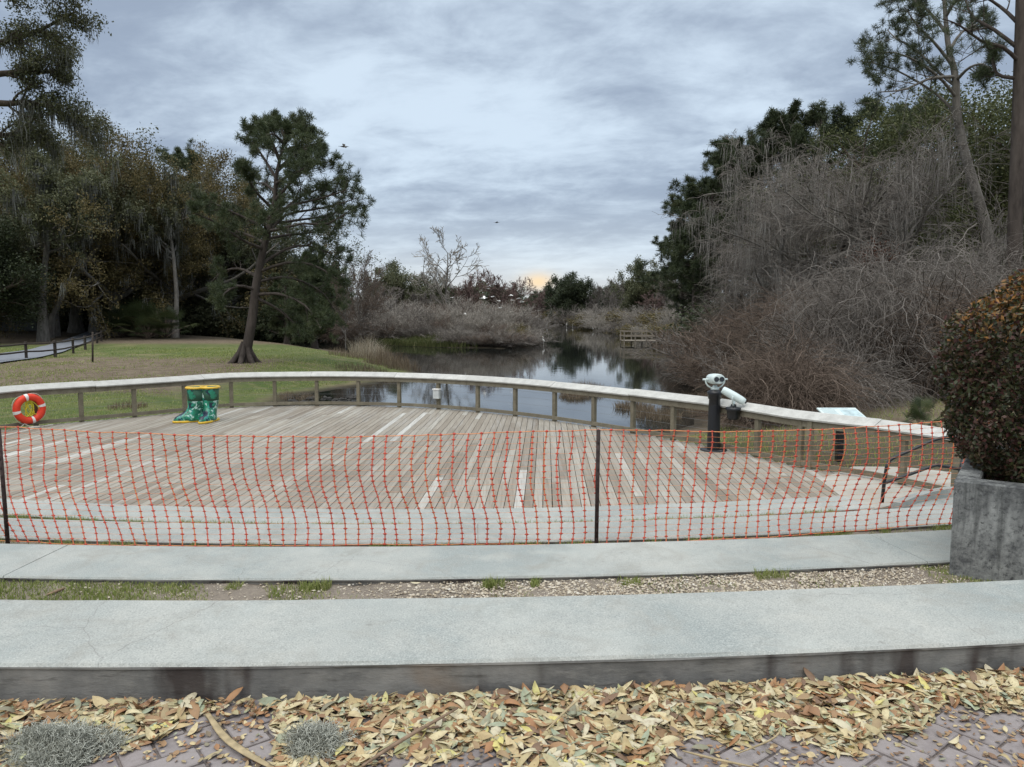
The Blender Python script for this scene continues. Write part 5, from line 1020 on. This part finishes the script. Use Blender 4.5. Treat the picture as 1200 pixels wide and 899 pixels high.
mound('small mound of tangled vines close left of the burgundy bush', 1115, 27, 350, 130, 4000, M_twb, 2.2)
mound('lower heap of tangled brown vines left of the big vine mound', 945, 33, 350, 190, 6000, M_twb)
mound('tangle of vines right of the big mound behind the burgundy bush', 1160, 30, 300, 190, 5500, M_twg)
mound('low brown brushy thicket overhanging the water at the right bank', 868, 44, 378, 120, 6000, M_twb)
mound('low grey thicket at the water edge beyond the brown one', 834, 56, 385, 70, 4500, M_twg)
mound('high curtain of grey vines hanging behind the drooping trees', 900, 46, 258, 130, 7000, M_twg, 2.5, 'vine_thicket', .6)
mound('high curtain of brown vines in the middle of the right hand trees', 1000, 47, 205, 180, 9000, M_twb, 2.5, 'vine_thicket', .6)
for i, (px, Y, tp_) in enumerate([(824,46,395),(838,42,385),(852,40,372),(874,37,378),(896,35,380),(918,33,385),(842,36,405),(866,33,408),(890,31,412),(806,58,385),(814,52,392),(838,38,418),(940,30,395),(965,28,400),(985,29,380),(1100,27,395),(1130,26,390)]):
    put((srB, srB, srC)[i%3], px, Y, tp_, 'reddish brown bare brush at the foot of the right hand trees', 'bare brush along the right bank', 1.3)
for px, Y, tp_ in [(980,44,330),(1040,42,320),(1090,40,310),(900,50,340),(850,52,345),(1150,38,300),(940,50,300),(1010,52,290)]: put(shA, px, Y, tp_, 'dark evergreen undergrowth inside the right hand thicket', 'dark undergrowth behind the vines', 1.6)
# rusty leaved vine patch
rv = mk_leafy('rusty_vine', 'small patch of rust red leaves in the heart of the vine tangle', foliage('rust_leaf', [(0,(.06,.022,.012)),(1,(.17,.06,.03))]), 2.0, 1400, .10, 1.3, 'vine'); put(rv, 1020, 33, 275, 'patch of rust red leaves in the heart of the vine tangle', None, 1.1, base=atd(1020,318,33)[2])
yc = mk_palmetto(); yc.name = 'yucca_plant'; yc['label'] = ''; yc['category'] = 'plant'; put(yc, 1086, 19.5, 462, 'dark spiky plant on the grass bank left of the burgundy bush', None, .6)
# ------------------------------------------------------------------ path, fence and shed on the left
lf = [hit(x, y) for x, y in [(-120,428),(-40,421),(0,416),(35,411),(62,404),(85,396),(103,389),(115,384.5)]]
rt_ = [hit(x, y) for x, y in [(-120,446),(-40,434),(0,427),(42,421),(76,413),(103,402),(119,393),(127,386)]]
m = MB(); V = []; K = 40; A = cat(np.array(lf), 8); B = cat(np.array(rt_), 8); q = []
for i in range(len(A)):
    for k in range(6): p = A[i]+(B[i]-A[i])*k/5; V.append((p[0], p[1], float(H(p[0], p[1]))+.10))
for i in range(len(A)-1):
    for k in range(5): q.append((i*6+k, i*6+k+1, i*6+6+k+1, i*6+6+k))
m.add(V, q, .5, True); tag(m.build('path', M_asph), kind='structure')
M_fw = wood('fence_wood', (.035,.03,.026), (.085,.07,.058), (.12,.10,.085), 6)
ft = thing('rail_fence', 'dark two rail timber fence beside the asphalt path on the left lawn', 'fence', (0,0,0))
fp = [(-70,433,407),(-20,427,404),(31,421.5,400.5),(65,419,399),(86,414.5,396),(100,410,393.5),(114,402.5,390),(119,400,387),(124,396,385.5),(128,392,383)]
bs = []
for x, yb, yt in fp:
    b = hit(x, yb); top = atd(x, yt, b[1]); bs.append((b, top)); m = MB(); hh_ = top[2]-b[2]+.1; box(m, (b[0], b[1], b[2]-.1+hh_/2), (.16,.16,hh_), rotz(rs.rand()), rs.rand(), 0, .02); m.build('post', M_fw, ft)
for i in range(len(bs)-1):
    for f_ in (.45, .88):
        a = bs[i][0]*(1-f_)+bs[i][1]*f_; b = bs[i+1][0]*(1-f_)+bs[i+1][1]*f_; m = MB(); tubes(m, [[a, (a+b)/2+np.array([0,0,-.03]), b]], [[.055,.06,.055]], 6, rs.rand()); m.build('rail', M_fw, ft)
b = hit(108.5, 425); top = atd(108.5, 389, b[1]); m = MB(); tubes(m, [[b-np.array([0,0,.1]), top]], [[.06,.055]], 8, .4, cap=True); tag(m.build('marker_post', M_fw), 'thin dark post standing alone on the lawn right of the rail fence', 'post')
M_tin = plain('shed_roof', (.20,.215,.22), .6, .3, .2, 1); M_shed = plain('shed_wall', (.12,.125,.125), .8, .2, .3, 2)
Ysd = 93; c = atd(-14, 376, Ysd); g_ = float(H(c[0], Ysd)); t = thing('low_shed', 'low grey open shed with a pale flat roof among the trees at the left edge', 'shed', (c[0], Ysd, g_))
rz_ = atd(0, 368.5, Ysd)[2]-g_; m = MB(); box(m, (0,0,rz_), (10.4,4.5,.3), rotx(.06), .5, 0, .03); m.build('roof', M_tin, t); m = MB(); box(m, (0,1.8,rz_/2-.12), (9.8,.15,rz_-.3)); m.build('back_wall', M_shed, t)
for x in (-4.8, -1.6, 1.6, 4.8): m = MB(); box(m, (x,-1.9,rz_/2-.12), (.14,.14,rz_-.1)); m.build('post', M_shed, t)
# ------------------------------------------------------------------ dry reeds and tussocks at the bank
M_reed = foliage('dry_reed', [(0,(.17,.135,.095)),(.5,(.33,.275,.20)),(1,(.50,.45,.37))], .7, .2, .2, .3)
M_tus = foliage('dry_tussock', [(0,(.09,.062,.042)),(.5,(.20,.15,.10)),(1,(.33,.27,.19))], .7, .2, .2, .3)
def reeds(name, px, py, w, n, h, m_, label, lean=.5, bw=.012, z=None):
    p = hit(px, py) if z is None else at(px, py, z); m = MB(); r = np.sqrt(rs.rand(n)); a = rs.uniform(0,6.28,n); B = np.stack([p[0]+w*r*np.cos(a), p[1]+w*1.2*r*np.sin(a), np.zeros(n)], -1); B[:,2] = np.maximum(H(B[:,0], B[:,1]), ZW-.12)-.02; h_ = h*(1-.4*r)
    blades(m, B-np.array([p[0],p[1],p[2]]), h_, bw, lean); o = m.build(name, m_); o.location = tuple(p); tag(o, label, 'reeds', 'dry reeds along the pond edge'); return o
reeds('reed_clump', 432, 420, 1.5, 700, 2.0, M_reed, 'tall pale dry reeds at the tip of the lawn', .8)
reeds('reed_clump', 452, 428, 1.6, 600, 1.5, M_tus, 'brownish dry reeds just right of the tall pale ones', .9)
reeds('reed_clump', 472, 433, 1.2, 350, .9, M_tus, 'low dry reeds at the water right of the lawn tip', .9)
reeds('reed_clump', 405, 418, 1.4, 300, .8, M_tus, 'short brown reeds left of the tall pale ones', .9)
reeds('reed_clump', 425, 436, 1.6, 500, .55, M_tus, 'low brown tussock on the bank just above the railing', .9)
for px, py, w, n, h, lb in [(684,478,1.15,1500,.75,'brown grass tussock in the water behind the middle of the railing'),(672,486,.7,700,.5,'small dry tussock beside the brown one behind the railing'),(742,492,.8,800,.6,'dry tussock behind the railing left of the tall viewer'),(770,498,.9,900,.6,'dry grass clump at the water right of the last tussock'),(812,478,1.3,1300,.7,'dry brown grass behind the black viewer column'),(845,482,1.3,1300,.6,'dry grass between the two viewers beyond the railing'),(352,470,1.0,600,.4,'brown weeds at the bank behind the left part of the railing'),(150,478,.6,250,.3,'grey weed tuft beyond the railing left of the boots')]:
    reeds('grass_tussock', px, py, w, n, h, M_tus, lb, 1.0, .009)
# stones at the near shore
M_stone = plain('dark_stone', (.05,.047,.043), .85, .2, .4, 3)
m = MB(); V = []; 
for k in range(60):
    x, y = rs.uniform(330, 430), rs.uniform(464, 478); p = at(x, y, ZW+.02); s = rs.uniform(.08,.2); o = np.array([(1,0,0),(-1,0,0),(0,1,0),(0,-1,0),(0,0,.6),(0,0,-.6)])*s*rs.uniform(.7,1.2,(6,3)); m.add(p+o, tri, rs.rand())
tag(m.build('shore_stones', M_stone), 'scattered dark stones and debris at the shore behind the railing', 'stones', kind='stuff')
# ------------------------------------------------------------------ small dock
c = at(748, 399, ZW+.45); M_dk = wood('dock_wood', (.16,.135,.105), (.26,.225,.18), (.38,.34,.29), 3)
t = thing('dock', 'small timber dock with railing standing over the water on the right bank', 'dock', (c[0], c[1], ZW+.45)); m = MB()
for k in range(20): box(m, (-1.9+k*.2, 0, 0), (.18,3.2,.06), None, rs.rand())
m.build('floor', M_dk, t)
for x in (-1.9,-.6,.7,1.9):
    for y in (-1.5,1.5): m = MB(); box(m, (x,y,.1), (.13,.13,2.1)); m.build('post', M_dk, t)
for y in (-1.5,1.5):
    for z in (.55,1.1): m = MB(); box(m, (0,y-.08,z), (4.1,.05,.14)); m.build('rail', M_dk, t)
m = MB()
for k in range(16): box(m, (2.15+k*.28, .5+k*.1, .02), (.26,1.4,.05), rotz(.34), rs.rand())
m.build('gangway', M_dk, t)
# ------------------------------------------------------------------ birds
M_egret = plain('white_plumage', (.78,.77,.73), .7, .2, .04, 20); M_bill = plain('yellow_bill', (.5,.32,.06), .5, .3); M_bird = plain('dark_plumage', (.06,.055,.05), .8, .2)
def bird_mesh(fly, m_):
    m = MB(); n = 10; a = np.arange(n)/n*2*np.pi
    if fly:
        rings = [np.stack([0*a+x, r*np.cos(a), r*np.sin(a)+z], -1) for x, r, z in ((-.42,.01,0),(-.25,.05,0),(0,.085,0),(.2,.06,.01),(.3,.03,.05),(.38,.035,.05),(.5,.004,.04))]; loft(m, rings, .5)
        for s in (-1, 1):
            P = np.array([[.12,0,.04],[.20,s*.28,.17],[.10,s*.62,.10],[-.02,s*.64,.09],[-.10,s*.28,.13],[-.10,0,.04]]); V = np.vstack([P+[0,0,.012], P-[0,0,.012]]); q = [(0,1,4,5),(1,2,3,4),(6,11,10,7),(7,10,9,8)]+[(i,(i+1)%6,(i+1)%6+6,i+6) for i in range(6)]; m.add(V, q, .5)
    else:
        rings = [np.stack([x+r*np.cos(a), .8*r*np.sin(a), z+0*a], -1) for x, r, z in ((-.10,.01,.42),(-.06,.08,.45),(0,.12,.55),(.05,.10,.66),(.09,.045,.74),(.05,.028,.84),(.06,.026,.95),(.10,.035,1.0),(.11,.015,1.03))]; loft(m, rings, .5)
    for s in (-.03,.03): tubes(m, [[0,s,.48 if not fly else .0],[0 if not fly else -.3,s,.0],[.02 if not fly else -.58,s,-.0]], [.01,.01,.008], 4)
    return m
def mk_bird(fly, m_, lb):
    t = thing('bird', lb, 'bird'); bird_mesh(fly, m_).build('body', m_, t); m = MB(); tubes(m, ([[.12,0,1.0],[.26,0,.98]] if not fly else [[.46,0,.045],[.60,0,.03]]), [.016,.004], 5); m.build('bill', M_bill, t); return t
fly = mk_bird(True, M_egret, ''); std = mk_bird(False, M_egret, ''); drk = mk_bird(True, M_bird, '')
fl = [(554,323,95,.1,1.25,'white bird gliding highest before the reddish trees'),(601,331,92,.0,1.5,'white wading bird with stretched neck flying at the right of the flock'),(567,349.5,88,.1,1.5,'white bird flying low at the left end of the flock'),(577,348,90,.6,.9,'white bird right behind the low left one'),(585,353,95,2.5,.9,'white bird lowest in the middle of the flock'),(599,346.5,93,.4,1.0,'white bird in the upper middle of the flock'),(608,350,95,.2,.9,'white bird right of the middle of the flock'),(611.5,354,93,-.4,1.2,'white bird at the lower right of the flock'),(600,352,97,3,.9,'white bird in the centre of the flock'),(586,361,90,.5,.9,'white bird just above the island shrubs'),(545,368,92,.3,.7,'white bird skimming the shrubs at the left'),(530,349,98,2,.7,'white bird before the pale leafless tree')]
for i, (x, y, Y, a, s, lb) in enumerate(fl):
    p = atd(x, y, Y)
    if i == 0: o = fly; o.location = tuple(p); o.rotation_euler = (0,0,a); o.scale = (s*.62,)*3; o['label'] = lb; o['group'] = 'white birds flying over the island'
    else: o = dup(fly, p, a, lb, 'white birds flying over the island', s*.62)
    o.rotation_euler[0] = rs.uniform(-.35,.35)
for i, (x, y, s, lb) in enumerate([(636,373,1.3,'white bird standing at the far water left of the others'),(641,372,1.2,'white bird close beside the leftmost standing one'),(637,388,1.1,'white bird at the tip of the island'),(664,373,1.2,'white bird on the far shore below the dark round tree'),(671,374,1.3,'white bird just right of the one below the dark round tree'),(695,381,1.0,'white bird on the far right bank'),(702,380,.9,'smaller white bird beside the one on the far right bank')]):
    Y = 190 if y < 378 else (88 if x < 640 else 150); p = atd(x, y, Y); p[2] = max(float(H(p[0], Y)), ZW)
    if i == 0: o = std; o.location = tuple(p); o.scale = (s*.95,)*3; o['label'] = lb; o['group'] = 'white birds standing at the water'
    else: o = dup(std, p, rs.uniform(0,6), lb, 'white birds standing at the water', s*.95)
for i, (x, y, Y, s, a, lb) in enumerate([(403,172,60,.75,.5,'dark bird high in the sky right of the tall pine'),(582,261,70,.5,.2,'small dark bird in the sky above the island trees')]):
    p = atd(x, y, Y)
    if i == 0: o = drk; o.location = tuple(p); o.scale = (s,)*3; o.rotation_euler = (.5,0,a); o['label'] = lb
    else: dup(drk, p, a, lb, None, s)
